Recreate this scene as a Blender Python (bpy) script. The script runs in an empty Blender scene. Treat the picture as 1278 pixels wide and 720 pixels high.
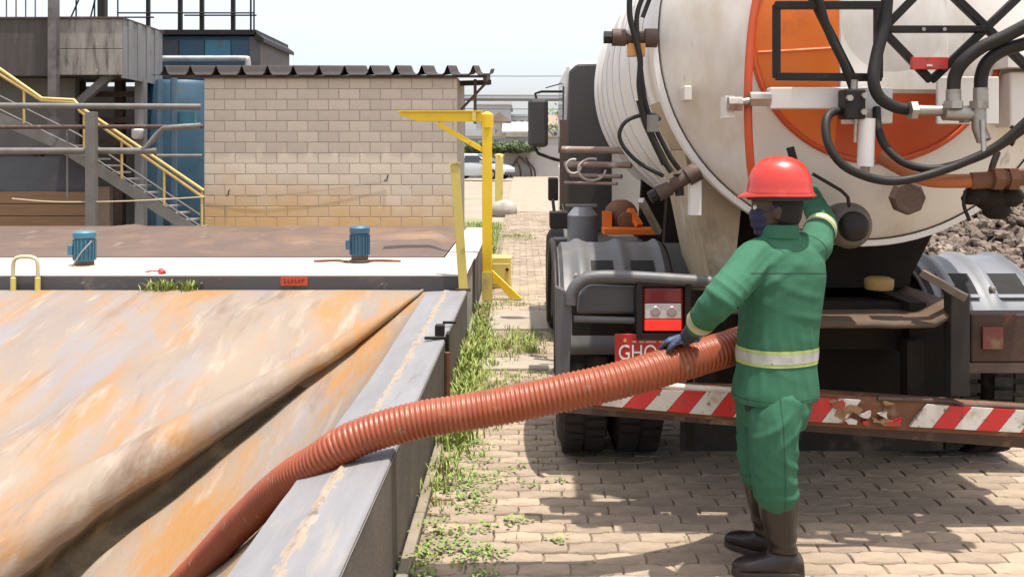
import bpy, bmesh, math, random
from mathutils import Vector, Matrix, noise
random.seed(11)
R = math.radians
scene = bpy.context.scene
col = scene.collection

# ---------------------------------------------------------------- camera, sky, sun, exposure
EYE = 1.72
cam_d = bpy.data.cameras.new('camera'); cam = bpy.data.objects.new('camera', cam_d); col.objects.link(cam)
cam.location = (0, 0, EYE); cam.rotation_euler = (R(90), 0, 0)
cam_d.sensor_width = 36; cam_d.lens = 33.8
cam_d.shift_x = -11/1278; cam_d.shift_y = -165/1278
cam_d.clip_start = .05; cam_d.clip_end = 2000
scene.camera = cam

SUN_TRAVEL = Vector((-.13, .10, -1)).normalized()      # high midday sun, slightly behind the camera and to the right
w = bpy.data.worlds.new('World'); scene.world = w; w.use_nodes = True
nt = w.node_tree; bg = nt.nodes['Background']
sky = nt.nodes.new('ShaderNodeTexSky'); sky.sky_type = 'NISHITA'; sky.sun_disc = False
sky.sun_elevation = math.asin(-SUN_TRAVEL.z); sky.sun_rotation = math.atan2(-SUN_TRAVEL.x, -SUN_TRAVEL.y)
sky.air_density = 1.0; sky.dust_density = 6.0; sky.ozone_density = 1.0; sky.altitude = 700
hs = nt.nodes.new('ShaderNodeHueSaturation'); hs.inputs['Saturation'].default_value = .52
nt.links.new(sky.outputs[0], hs.inputs['Color']); # thin high veil of cloud over the whole sky
veil = nt.nodes.new('ShaderNodeMix'); veil.data_type = 'RGBA'; veil.blend_type = 'ADD'; vt = nt.nodes.new('ShaderNodeTexNoise'); vt.inputs['Scale'].default_value = 2.2; vt.inputs['Detail'].default_value = 5
vm = nt.nodes.new('ShaderNodeMapRange'); vm.inputs[1].default_value = .3; vm.inputs[2].default_value = .7; vm.inputs[3].default_value = .75; vm.inputs[4].default_value = 1.0
nt.links.new(vt.outputs['Fac'], vm.inputs[0]); nt.links.new(vm.outputs[0], veil.inputs[0]); nt.links.new(hs.outputs[0], veil.inputs[6]); veil.inputs[7].default_value = (.90, .91, .94, 1)
nt.links.new(veil.outputs[2], bg.inputs[0]); bg.inputs[1].default_value = .15
sd = bpy.data.lights.new('sun', 'SUN'); sun = bpy.data.objects.new('sun', sd); col.objects.link(sun)
sd.energy = 4.0; sd.angle = R(.55); sd.color = (1, .955, .88)
sun.rotation_euler = SUN_TRAVEL.to_track_quat('-Z', 'Y').to_euler(); sun.location = (0, 5, 30)
scene.view_settings.view_transform = 'Standard'; scene.view_settings.look = 'None'
scene.view_settings.exposure = .76; scene.view_settings.gamma = 1; scene.view_settings.use_curve_mapping = False
scene.render.engine = 'CYCLES'
scene.cycles.use_denoising = True
scene.cycles.max_bounces = 8; scene.cycles.diffuse_bounces = 4; scene.cycles.glossy_bounces = 3; scene.cycles.transmission_bounces = 3
scene.cycles.caustics_reflective = False; scene.cycles.caustics_refractive = False

# ---------------------------------------------------------------- helpers
def P(px, py, Y):
    return Vector(((px-650)*Y/1200, Y, EYE-(py-195)*Y/1200))
def V(*a): return Vector(a)
def interp(x, tab):
    if x <= tab[0][0]: return tab[0][1]
    for (a, b), (c, d) in zip(tab, tab[1:]):
        if x <= c: return b+(d-b)*(x-a)/(c-a)
    return tab[-1][1]
def sstep(a, b, x):
    t = max(0, min(1, (x-a)/(b-a))); return t*t*(3-2*t)

_m = {}
def mat(name, c, rough=.6, metal=0, c2=None, scale=6, amt=1.0, stretch=(1, 1, 1), bump=0, bscale=60, rnd=0, dirt=None, dscale=2.5, dlo=.5, dhi=.7, dstretch=(1, 1, 1), spec=.5, emit=0, island=False, rot=0, detail=6, subsurf=0, coat=0, transl=0):
    """procedural material: two colours mixed by noise, optional stain layer, optional bump, optional per-object variation"""
    if name in _m: return _m[name]
    m = bpy.data.materials.new(name); m.use_nodes = True; n = m.node_tree; b = n.nodes['Principled BSDF']; L = n.links.new
    b.inputs['Roughness'].default_value = rough; b.inputs['Metallic'].default_value = metal
    b.inputs['Specular IOR Level'].default_value = spec
    if coat: b.inputs['Coat Weight'].default_value = coat
    tc = n.nodes.new('ShaderNodeTexCoord')
    def mp(st, r=0):
        a = n.nodes.new('ShaderNodeMapping'); a.inputs['Scale'].default_value = st; a.inputs['Rotation'].default_value = (0, 0, r)
        L(tc.outputs['Object'], a.inputs[0]); return a.outputs[0]
    def nz(vec, sc, det=6, ro=.6):
        t = n.nodes.new('ShaderNodeTexNoise'); t.inputs['Scale'].default_value = sc; t.inputs['Detail'].default_value = det; t.inputs['Roughness'].default_value = ro
        L(vec, t.inputs['Vector']); return t.outputs['Fac']
    def ramp(f, lo, hi):
        t = n.nodes.new('ShaderNodeMapRange'); t.inputs[1].default_value = lo; t.inputs[2].default_value = hi; L(f, t.inputs[0]); return t.outputs[0]
    def mix(f, a, b_):
        t = n.nodes.new('ShaderNodeMix'); t.data_type = 'RGBA'
        if isinstance(f, float): t.inputs[0].default_value = f
        else: L(f, t.inputs[0])
        for i, q in ((6, a), (7, b_)):
            if isinstance(q, tuple): t.inputs[i].default_value = (*q, 1)
            else: L(q, t.inputs[i])
        return t.outputs[2]
    cur = tuple(c)
    if c2 is not None:
        cur = mix(ramp(nz(mp(stretch, rot), scale, detail), .5-.25/amt if amt else .3, .5+.25/amt), tuple(c), tuple(c2))
    if dirt is not None:
        for k, dd in enumerate(dirt if isinstance(dirt, list) else [dirt]):
            dc, lo, hi, sc, st = dd if len(dd) == 5 else (dd, dlo, dhi, dscale, dstretch)
            cur = mix(ramp(nz(mp(st, rot), sc, 7, .65), lo, hi), cur, tuple(dc))
    if rnd:
        if isinstance(cur, tuple): cur = mix(0.0, cur, cur)
        oi = n.nodes.new('ShaderNodeObjectInfo'); f = oi.outputs['Random']
        if island:
            g = n.nodes.new('ShaderNodeNewGeometry'); ad = n.nodes.new('ShaderNodeMath'); ad.operation = 'ADD'
            L(f, ad.inputs[0]); L(g.outputs['Random Per Island'], ad.inputs[1])
            fr = n.nodes.new('ShaderNodeMath'); fr.operation = 'FRACT'; L(ad.outputs[0], fr.inputs[0]); f = fr.outputs[0]
        h = n.nodes.new('ShaderNodeHueSaturation'); L(cur, h.inputs['Color'])
        mr = n.nodes.new('ShaderNodeMapRange'); mr.inputs[3].default_value = 1-rnd; mr.inputs[4].default_value = 1+rnd; L(f, mr.inputs[0]); L(mr.outputs[0], h.inputs['Value'])
        cur = h.outputs[0]
    if isinstance(cur, tuple): b.inputs['Base Color'].default_value = (*cur, 1)
    else: L(cur, b.inputs['Base Color'])
    if rough > .25 and metal < .9:
        rr = n.nodes.new('ShaderNodeMapRange'); rr.inputs[3].default_value = rough-.12; rr.inputs[4].default_value = min(1, rough+.12)
        L(nz(mp((1, 1, 1)), 12), rr.inputs[0]); L(rr.outputs[0], b.inputs['Roughness'])
    if bump:
        bp = n.nodes.new('ShaderNodeBump'); bp.inputs['Strength'].default_value = bump; bp.inputs['Distance'].default_value = .01
        L(nz(mp(stretch, rot), bscale, 5), bp.inputs['Height']); L(bp.outputs[0], b.inputs['Normal'])
    if transl:
        b.inputs['Subsurface Weight'].default_value = 0
    if emit:
        b.inputs['Emission Color'].default_value = (*c, 1); b.inputs['Emission Strength'].default_value = emit
    _m[name] = m
    return m

def linkobj(name, me, m, parent=None, smooth=False, bevel=0, kind=None, label=None, cat=None, group=None, loc=None):
    o = bpy.data.objects.new(name, me); col.objects.link(o)
    if m is not None and not me.materials: me.materials.append(m)
    if smooth: me.shade_smooth()
    if loc is not None: o.location = loc
    if parent is not None:
        o.parent = parent
        pl = parent
        if pl.parent is None: o.matrix_parent_inverse = Matrix.Translation(-Vector(pl.location)) if loc is None else Matrix()
    if bevel:
        b = o.modifiers.new('bevel', 'BEVEL'); b.width = bevel; b.segments = 2; b.limit_method = 'ANGLE'; b.angle_limit = R(35); b.harden_normals = False
    for k, v in (('kind', kind), ('label', label), ('category', cat), ('group', group)):
        if v: o[k] = v
    return o
def obj(name, bm, m, parent=None, smooth=False, bevel=0, **kw):
    me = bpy.data.meshes.new(name); bmesh.ops.recalc_face_normals(bm, faces=bm.faces[:]); bm.to_mesh(me); bm.free()
    if smooth == 'auto':
        me.shade_smooth()
        try: me.set_sharp_from_angle(angle=R(38))
        except Exception: pass
        return linkobj(name, me, m, parent, False, bevel, **kw)
    return linkobj(name, me, m, parent, smooth, bevel, **kw)
def thing(name, label, cat, loc=(0, 0, 0), group=None):
    o = bpy.data.objects.new(name, None); col.objects.link(o); o.location = loc; o.empty_display_size = .1
    o['label'] = label; o['category'] = cat
    if group: o['group'] = group
    return o
def B(): return bmesh.new()
def box(bm, x0, x1, y0, y1, z0, z1):
    vs = [bm.verts.new((x, y, z)) for x in (x0, x1) for y in (y0, y1) for z in (z0, z1)]
    for f in ((0, 1, 3, 2), (4, 6, 7, 5), (0, 4, 5, 1), (2, 3, 7, 6), (0, 2, 6, 4), (1, 5, 7, 3)): bm.faces.new([vs[i] for i in f])
    return bm
def obox(bm, c, u, v, wv):
    """box from centre and three half-axis vectors"""
    c = Vector(c); u = Vector(u); v = Vector(v); wv = Vector(wv)
    vs = [bm.verts.new(c+a*u+b*v+d*wv) for a in (-1, 1) for b in (-1, 1) for d in (-1, 1)]
    for f in ((0, 1, 3, 2), (4, 6, 7, 5), (0, 4, 5, 1), (2, 3, 7, 6), (0, 2, 6, 4), (1, 5, 7, 3)): bm.faces.new([vs[i] for i in f])
    return bm
def beam(bm, a, b, w_, h_, up=(0, 0, 1)):
    """rectangular bar from a to b, w_ sideways, h_ along up"""
    a = Vector(a); b = Vector(b); d = (b-a); up = Vector(up); s = d.cross(up)
    if s.length < 1e-6: s = d.cross(Vector((1, 0, 0)))
    s.normalize(); u2 = s.cross(d).normalized()
    return obox(bm, (a+b)/2, d/2, s*w_/2, u2*h_/2)
def loft(bm, rings, cap=True):
    rv = [[bm.verts.new(p) for p in r] for r in rings]; n = len(rv[0])
    for a, b in zip(rv, rv[1:]):
        for i in range(n): bm.faces.new((a[i], a[(i+1) % n], b[(i+1) % n], b[i]))
    if cap:
        bm.faces.new(list(reversed(rv[0]))); bm.faces.new(rv[-1])
    return bm
def spline(pts, k=6):
    pts = [Vector(p) for p in pts]; out = []
    ext = [2*pts[0]-pts[1]]+pts+[2*pts[-1]-pts[-2]]
    for i in range(1, len(ext)-2):
        p0, p1, p2, p3 = ext[i-1:i+3]
        for j in range(k):
            t = j/k
            out.append(.5*((2*p1)+(p2-p0)*t+(2*p0-5*p1+4*p2-p3)*t*t+(3*p1-p0-3*p2+p3)*t**3))
    out.append(pts[-1]); return out
def frames(pts):
    pts = [Vector(p) for p in pts]; T = []
    for i in range(len(pts)):
        T.append((pts[min(i+1, len(pts)-1)]-pts[max(i-1, 0)]).normalized())
    ref = Vector((0, 0, 1)) if abs(T[0].z) < .9 else Vector((1, 0, 0))
    u = T[0].cross(ref).normalized(); fr = []
    for t in T:
        u = (u-t*u.dot(t)).normalized(); fr.append((u, t.cross(u)))
    return pts, T, fr
def tube(bm, pts, r, n=10, cap=True):
    pts, T, fr = frames(pts); rs = r if isinstance(r, (list, tuple)) else [r]*len(pts)
    rings = [[p+(u*math.cos(2*math.pi*i/n)+v*math.sin(2*math.pi*i/n))*q for i in range(n)] for p, (u, v), q in zip(pts, fr, rs)]
    return loft(bm, rings, cap)
def lathe(bm, c, prof, n=24, axis='z', cap=True):
    """prof: list of (radius, offset along axis)"""
    c = Vector(c); rings = []
    for r, h in prof:
        ring = []
        for i in range(n):
            a = 2*math.pi*i/n; x, y = r*math.cos(a), r*math.sin(a)
            ring.append(c+(Vector((x, y, h)) if axis == 'z' else Vector((x, h, y)) if axis == 'y' else Vector((h, x, y))))
        rings.append(ring)
    return loft(bm, rings, cap)
def prism(bm, poly, d):
    """polygon (3-D points) extruded by vector d"""
    d = Vector(d); return loft(bm, [[Vector(p) for p in poly], [Vector(p)+d for p in poly]])
def blob(bm, c, r, seg=10, rings=7, jit=0):
    c = Vector(c); r = (r, r, r) if isinstance(r, (int, float)) else r
    rs = []
    for j in range(1, rings):
        th = math.pi*j/rings
        rs.append([c+Vector((r[0]*math.sin(th)*math.cos(2*math.pi*i/seg), r[1]*math.sin(th)*math.sin(2*math.pi*i/seg), -r[2]*math.cos(th)))*1.0 for i in range(seg)])
    loft(bm, rs)
    return bm
def text_mesh(s, size):
    cu = bpy.data.curves.new('lettering', 'FONT'); cu.body = s; cu.size = size; cu.extrude = .0012; cu.align_x = 'CENTER'; cu.align_y = 'CENTER'
    o = bpy.data.objects.new('lettering', cu); col.objects.link(o)
    dg = bpy.context.evaluated_depsgraph_get(); me = bpy.data.meshes.new_from_object(o.evaluated_get(dg))
    bpy.data.objects.remove(o); return me
def bolt(bm, c, r=.012, h=.008, axis='y'):
    return lathe(bm, c, [(r, -h), (r, h)], 6, axis)
def nnoise(x, y, z=0): return noise.noise(Vector((x, y, z)))

# ---------------------------------------------------------------- materials
CONC = mat('concrete', (.38, .34, .29), .85, c2=(.26, .23, .19), scale=3, bump=.3, bscale=80, dirt=(.16, .13, .10), dlo=.55, dhi=.75)
CONC_L = mat('pale_concrete', (.33, .28, .22), .85, c2=(.27, .225, .17), scale=2.5, bump=.25, bscale=60, dirt=(.33, .24, .17), dlo=.58, dhi=.8)
PAVER = mat('paver_concrete', (.345, .265, .19), .88, c2=(.265, .20, .142), scale=9, bump=.45, bscale=140, rnd=.17, island=True,
            dirt=[((.15, .105, .07), .50, .72, 1.3, (1, 1, 1)), ((.40, .32, .24), .56, .72, 2.1, (1, 1, 1)), ((.10, .075, .052), .62, .72, 4.5, (1, 1, 1))])
BED = mat('joint_soil', (.25, .19, .13), .95, c2=(.18, .138, .09), scale=14, bump=.5, dirt=(.19, .20, .07), dlo=.55, dhi=.7, dscale=3)
GROUND = mat('bare_ground', (.30, .25, .19), .95, c2=(.22, .18, .13), scale=.6, bump=.3, bscale=8, dirt=(.18, .20, .08), dlo=.55, dhi=.65, dscale=.25)
TARP = mat('geomembrane_rust', (.265, .196, .132), .6, c2=(.19, .155, .138), scale=1.6, stretch=(1.3, .28, 1), rot=.42, bump=.4, bscale=26,
           dirt=[((.285, .15, .056), .48, .62, 1.3, (1.5, .5, 1)), ((.30, .245, .19), .54, .68, 3.2, (2.2, .28, 1)), ((.15, .095, .066), .58, .72, 1.4, (2.6, .3, 1)), ((.205, .185, .188), .53, .66, 1.1, (2.4, .3, 1))])
TARP2 = mat('geomembrane_brown', (.125, .078, .054), .6, c2=(.085, .054, .04), scale=1.5, stretch=(1, .4, 1), bump=.2, bscale=14,
            dirt=[((.19, .105, .05), .54, .72, .8, (.6, .6, 1)), ((.20, .16, .13), .60, .74, 2.5, (1, .3, 1))])
STRIP = mat('grey_membrane', (.225, .22, .23), .6, c2=(.17, .163, .163), scale=2.2, stretch=(2.5, .5, 1), bump=.15, bscale=30,
            dirt=[((.29, .24, .195), .58, .74, 2.8, (3, .4, 1)), ((.15, .13, .12), .60, .76, 5, (4, .5, 1))])
MORTAR = mat('mortar', (.47, .395, .32), .95, c2=(.26, .21, .165), scale=5, bump=.3)
BLOCK = mat('painted_block', (.58, .49, .395), .85, c2=(.505, .42, .335), scale=2.4, bump=.35, bscale=55, rnd=.075, dirt=[((.40, .32, .25), .58, .8, 1.6, (1, 1, 1)), ((.30, .24, .19), .66, .76, 9, (1, 1, 1))])
BLOCK_S = mat('stained_block', (.55, .40, .235), .85, c2=(.47, .33, .18), scale=2.4, bump=.35, bscale=55, rnd=.09, dirt=(.60, .50, .40), dlo=.5, dhi=.66, dscale=1.3)
ROOFM = mat('fibre_cement', (.055, .041, .035), .9, c2=(.035, .027, .024), scale=3, bump=.3, rnd=.1)
YEL = mat('yellow_paint', (.80, .52, .02), .5, c2=(.70, .44, .018), scale=5, bump=.08, dirt=(.36, .22, .05), dlo=.64, dhi=.76, dscale=7)
YEL_P = mat('faded_yellow_paint', (.66, .52, .13), .65, c2=(.56, .44, .12), scale=6, bump=.08, dirt=(.34, .26, .14), dlo=.6, dhi=.75, dscale=6)
WHITE = mat('white_tank_paint', (.77, .745, .715), .38, c2=(.71, .675, .635), scale=1.4, dirt=[((.46, .37, .27), .58, .78, 1.7, (1, 1, .35)), ((.36, .27, .18), .68, .78, 6, (1, 1, .4))], spec=.45)
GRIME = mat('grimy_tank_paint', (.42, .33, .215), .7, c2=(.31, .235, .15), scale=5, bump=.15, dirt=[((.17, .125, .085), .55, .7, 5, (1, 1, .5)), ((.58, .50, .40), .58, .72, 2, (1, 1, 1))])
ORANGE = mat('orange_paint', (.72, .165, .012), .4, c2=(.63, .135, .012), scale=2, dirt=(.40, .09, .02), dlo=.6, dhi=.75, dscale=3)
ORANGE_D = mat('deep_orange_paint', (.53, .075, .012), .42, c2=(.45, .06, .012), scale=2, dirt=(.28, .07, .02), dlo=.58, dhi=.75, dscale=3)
BLACK = mat('black_paint', (.013, .011, .010), .5, c2=(.024, .018, .015), scale=8, spec=.25, dirt=(.075, .052, .035), dlo=.6, dhi=.75, dscale=6)
RUBBER = mat('rubber', (.018, .016, .0155), .8, c2=(.035, .03, .026), spec=.3, scale=5, bump=.2, dirt=(.14, .11, .08), dlo=.56, dhi=.74, dscale=3)
HOSEB = mat('black_hose_rubber', (.012, .011, .0105), .55, c2=(.022, .018, .016), scale=9, spec=.3)
PLAST = mat('grey_fender_plastic', (.11, .106, .107), .5, c2=(.07, .066, .066), scale=2.5, bump=.05, dirt=(.17, .14, .112), dlo=.56, dhi=.76, dscale=2.4)
PLAST_L = mat('pale_fender_plastic', (.20, .205, .22), .5, c2=(.09, .095, .115), scale=2.2, dirt=(.24, .2, .16), dlo=.58, dhi=.78, dscale=2)
RUST = mat('rusty_steel', (.19, .075, .03), .8, c2=(.11, .05, .026), scale=7, bump=.3, dirt=(.28, .17, .09), dlo=.58, dhi=.7, dscale=5)
RUSTB = mat('brown_steel', (.105, .06, .042), .7, c2=(.06, .038, .03), scale=7, bump=.25, dirt=(.22, .14, .09), dlo=.58, dhi=.7, dscale=5)
STEEL = mat('dirty_zinc', (.42, .40, .37), .42, .7, c2=(.30, .26, .22), scale=9, dirt=(.2, .13, .08), dlo=.56, dhi=.7, dscale=7)
GALV = mat('galvanised_grey', (.19, .178, .165), .6, .2, c2=(.12, .108, .098), scale=5, dirt=(.2, .14, .09), dlo=.6, dhi=.75, dscale=4)
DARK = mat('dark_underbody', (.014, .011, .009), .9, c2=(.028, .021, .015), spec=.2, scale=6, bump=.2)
RED = mat('red_reflective', (.55, .02, .02), .4, c2=(.42, .018, .018), scale=6, dirt=[((.2, .07, .04), .56, .72, 9, (1, 1, 1)), ((.12, .06, .035), .58, .66, 26, (1, 1, 1))])
SILV = mat('white_reflective', (.62, .58, .53), .4, c2=(.50, .45, .39), scale=6, dirt=[((.3, .2, .12), .53, .72, 9, (1, 1, 1)), ((.16, .09, .05), .58, .66, 26, (1, 1, 1))])
HOSE = mat('orange_pvc', (.275, .058, .018), .42, c2=(.215, .045, .015), scale=4, dirt=[((.31, .10, .048), .56, .76, 3, (1, 1, 1)), ((.12, .042, .022), .58, .74, 7, (1, 1, 1)), ((.30, .17, .11), .60, .72, 14, (1, 1, 1))], spec=.55)
GRASS = mat('grass_blade', (.20, .27, .05), .7, c2=(.30, .33, .09), scale=1.8, rnd=.3, island=True, dirt=(.33, .29, .11), dlo=.58, dhi=.72, dscale=2.2)
LEAF = mat('leaf', (.12, .20, .035), .6, c2=(.20, .26, .06), scale=3, rnd=.3, island=True)

# ================================================================ SETTING
def gz(Y): return .42*sstep(28, 52, Y)
bm = B(); ys = [-40, -10, 0, 2.1, 9.5, 20, 28, 32, 36, 40, 44, 48, 52, 60, 80, 120, 300, 900]; xs = [-600, -200, -60, -20, -9.45, -.6, 8, 20, 60, 200, 600]
gv = [[bm.verts.new((x, y, gz(y)-.085)) for x in xs] for y in ys]
for j, (a, b) in enumerate(zip(gv, gv[1:])):
    for i in range(len(xs)-1):
        if ys[j] == 2.1 and xs[i] == -9.45: continue      # the excavated basin
        bm.faces.new((a[i], a[i+1], b[i+1], b[i]))
obj('ground', bm, GROUND, kind='structure')
RX0, RX1, RY0, RY1 = -.455, 7.5, 3.3, 30.0
bm = B(); box(bm, RX0, RX1, 2.5, 56, -.06, -.022)
for v in bm.verts:
    if v.co.y > 40: v.co.z += gz(56)
bm2 = B(); nn = 24
rows = [2.5, 20, 28, 30, 33, 36, 40, 44, 48, 52, 70]
rv = [[bm2.verts.new((x, y, -.014+gz(y))) for x in (RX0, RX1)] for y in rows]
for a, b in zip(rv, rv[1:]): bm2.faces.new((a[0], a[1], b[1], b[0]))
bm.free()
road = obj('road', bm2, BED, kind='structure')
# far part of the road, where single pavers can no longer be told apart
bm = B(); rows = [30.02, 33, 36, 40, 44, 48, 52, 60, 70]
rv = [[bm.verts.new((x, y, -.008+gz(y))) for x in (RX0, 3, RX1)] for y in rows]
for a, b in zip(rv, rv[1:]):
    for i in range(2): bm.faces.new((a[i], a[i+1], b[i+1], b[i]))
FARP = mat('far_pavers', (.33, .265, .195), .9, c2=(.23, .18, .13), scale=3, bump=.4, bscale=6)
obj('far_paving', bm, FARP, road, kind='stuff')

# interlocking pavers: zig-zag sided block 22 x 11 cm
PW, PD = .22, .11
def paver_outline(g=.005, ch=0):
    w_, d = PW/2-g-ch, PD/2-g-ch; z = .012
    pts = [(-w_, -d+z+.002), (-w_+.003, -d+z), (-.075, -d+z), (-.052, -d), (.052, -d), (.075, -d+z), (w_-.003, -d+z), (w_, -d+z+.002),
           (w_+z*.4, z*.5), (w_, d-.002), (w_-.003, d), (.058, d), (.035, d+z), (-.035, d+z), (-.058, d), (-w_+.003, d), (-w_, d-.002), (-w_+z*.4, z*.5)]
    return pts
def paver_rings():
    o1 = paver_outline(.0022); o2 = paver_outline(.0022, .0045)
    return [[(x, y, -.03) for x, y in o1], [(x, y, -.007) for x, y in o1], [(x, y, 0) for x, y in o2]]
prings = paver_rings()
pmeshes = []
for k in range(5):
    b_ = B(); rr = random.Random(k)
    rv = [[b_.verts.new((x+rr.uniform(-.0015, .0015), y+rr.uniform(-.0015, .0015), z+(rr.uniform(-.0015, .0015) if z == 0 else 0))) for x, y, z in r] for r in prings]
    n = len(rv[0])
    for a, b in zip(rv, rv[1:]):
        for i in range(n): b_.faces.new((a[i], a[(i+1) % n], b[(i+1) % n], b[i]))
    b_.faces.new(rv[-1]); me = bpy.data.meshes.new('paver'); bmesh.ops.recalc_face_normals(b_, faces=b_.faces[:]); b_.to_mesh(me); b_.free(); me.materials.append(PAVER); pmeshes.append(me)
cells = []
ny = int((RY1-RY0)/PD)
for j in range(ny):
    y = RY0+(j+.5)*PD
    xmax = min(RX1, .62*y+.8) if y < 14 else 5.5
    xmin = RX0
    i = 0
    while True:
        x = xmin+(i+.5)*PW-(PW/2 if j % 2 else 0)
        if x > xmax: break
        if x > xmin+.05 and x > -.56*y-.3: cells.append((x, y))
        i += 1
def vis_size(c):
    x, y = c
    px, py = 650+1200*x/y, 195+1200*EYE/y
    if px < 470 or px > 1290 or py > 728: return 1e9
    return y
cells.sort(key=vis_size)
def ptilt(x, y): return .010*nnoise(x*.9, y*.9, 3)+random.uniform(-.003, .003)
def covered(x, y):
    return False
for (x, y) in cells[:300]:
    o = linkobj('paver', random.choice(pmeshes), None, road, loc=(x, y, ptilt(x, y)))
    o.rotation_euler = (random.uniform(-.016, .016), random.uniform(-.016, .016), random.uniform(-.012, .012))
vs, fs = [], []
top = paver_outline(.0022, .0045); mid = paver_outline(.0022)
nt_ = len(top)
for (x, y) in cells[300:]:
    z0 = ptilt(x, y); ax, ay = random.uniform(-.015, .015), random.uniform(-.015, .015); b0 = len(vs); gzz = gz(y)
    if y < 14:
        for (u, v) in mid: vs.append((x+u, y+v, z0-.022+gzz))
        for (u, v) in mid: vs.append((x+u, y+v, z0-.007+ax*u+ay*v+gzz))
        for (u, v) in top: vs.append((x+u, y+v, z0+ax*u+ay*v+gzz))
        for k in range(2):
            for i in range(nt_): fs.append((b0+k*nt_+i, b0+k*nt_+(i+1) % nt_, b0+(k+1)*nt_+(i+1) % nt_, b0+(k+1)*nt_+i))
        fs.append(tuple(range(b0+2*nt_, b0+3*nt_)))
    else:
        w_, d = PW/2-.006, PD/2-.006
        for k, (u, v) in enumerate(((-w_, -d), (w_, -d), (w_, d), (-w_, d))): vs.append((x+u, y+v, z0+gzz))
        fs.append((b0, b0+1, b0+2, b0+3))
me = bpy.data.meshes.new('paving'); me.from_pydata(vs, [], fs); me.update()
linkobj('paving', me, PAVER, road, kind='stuff')

# kerb strip at the foot of the basin wall, made of cast lengths
KERBM = mat('kerb_concrete', (.27, .22, .165), .9, c2=(.18, .145, .105), scale=6, bump=.3, rnd=.08, dirt=(.16, .14, .08), dlo=.55, dhi=.7)
kerb = thing('kerb', 'low narrow concrete edging along foot of the basin wall', 'kerb', (-.49, 6, 0))
y = 3.0
while y < 9.2:
    b_ = B(); box(b_, -.508, -.458, y+.006, y+.79, -.05, .022+random.uniform(-.006, .006)); obj('kerb_stone', b_, KERBM, kerb, bevel=.008); y += .8

# ---------------------------------------------------------------- near basin: wall, grey strip, cover
def wtop(Y): return interp(Y, [(2, .54), (9.3, .425)])
WALLM = mat('basin_wall_render', (.125, .10, .078), .9, c2=(.085, .068, .053), scale=3.5, bump=.35, bscale=50, dirt=[((.055, .045, .034), .52, .72, 2.2, (1, 1, .4)), ((.20, .17, .135), .62, .78, 4, (1, 1, 1))])
bw = thing('basin_wall', 'long low rendered concrete wall of the covered basin beside the pavers', 'wall', (-.68, 6, 0))
bm = B(); Ys = [2+i*.365 for i in range(21)]
rings = [[(-.52, y, -.1), (-.52, y, wtop(y)-.012), (-.86, y, wtop(y)-.09), (-.86, y, -.9)] for y in Ys]
loft(bm, rings); obj('wall_body', bm, WALLM, bw)
# grey membrane strip turned over the top of the wall, with a welded, puckered seam
bm = B(); NY = 240; us = [0, .004, .03, .07, .12, .15, .165, .18, .195, .21, .225, .24, .27, .31, .35, .385]
grid = []
for j in range(NY+1):
    y = 2+7.3*j/NY; row = []
    for k, u in enumerate(us):
        x = -.523-u; z = wtop(y)-.002-.10*(u/.385)**1.4*interp(y, [(6, 1), (9.3, .1)])
        if k == 0: z -= .02; x = -.526+.008
        seam = math.exp(-((u-.195)/.028)**2)
        z += seam*(.008+.014*nnoise(y*9, u*60)) + .004*nnoise(y*2.2, u*8, 5)+.003*nnoise(y*7, u*20, 2)
        if 0 < k < 3: x += .006*nnoise(y*1.7, 0, 8)
        row.append(bm.verts.new((x, y, z)))
    grid.append(row)
for a, b in zip(grid, grid[1:]):
    for i in range(len(us)-1): bm.faces.new((a[i], b[i], b[i+1], a[i+1]))
bmesh.ops.recalc_face_normals(bm, faces=bm.faces[:])
SEAM = mat('peeled_seam', (.25, .19, .14), .8, c2=(.31, .26, .21), scale=9, stretch=(3, .6, 1), bump=.5, bscale=40, dirt=(.12, .095, .075), dlo=.54, dhi=.68, dscale=7)
bm.faces.ensure_lookup_table()
for f_ in bm.faces:
    c_ = f_.calc_center_median(); u = -.523-c_.x
    if abs(u-.195+.012*nnoise(c_.y*2.1, 4)) < .024+.014*nnoise(c_.y*3.3, 1)+.02*nnoise(c_.y*14, u*50): f_.material_index = 1
strip_o = obj('membrane_strip', bm, STRIP, bw, smooth=True); strip_o.data.materials.append(SEAM)

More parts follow.
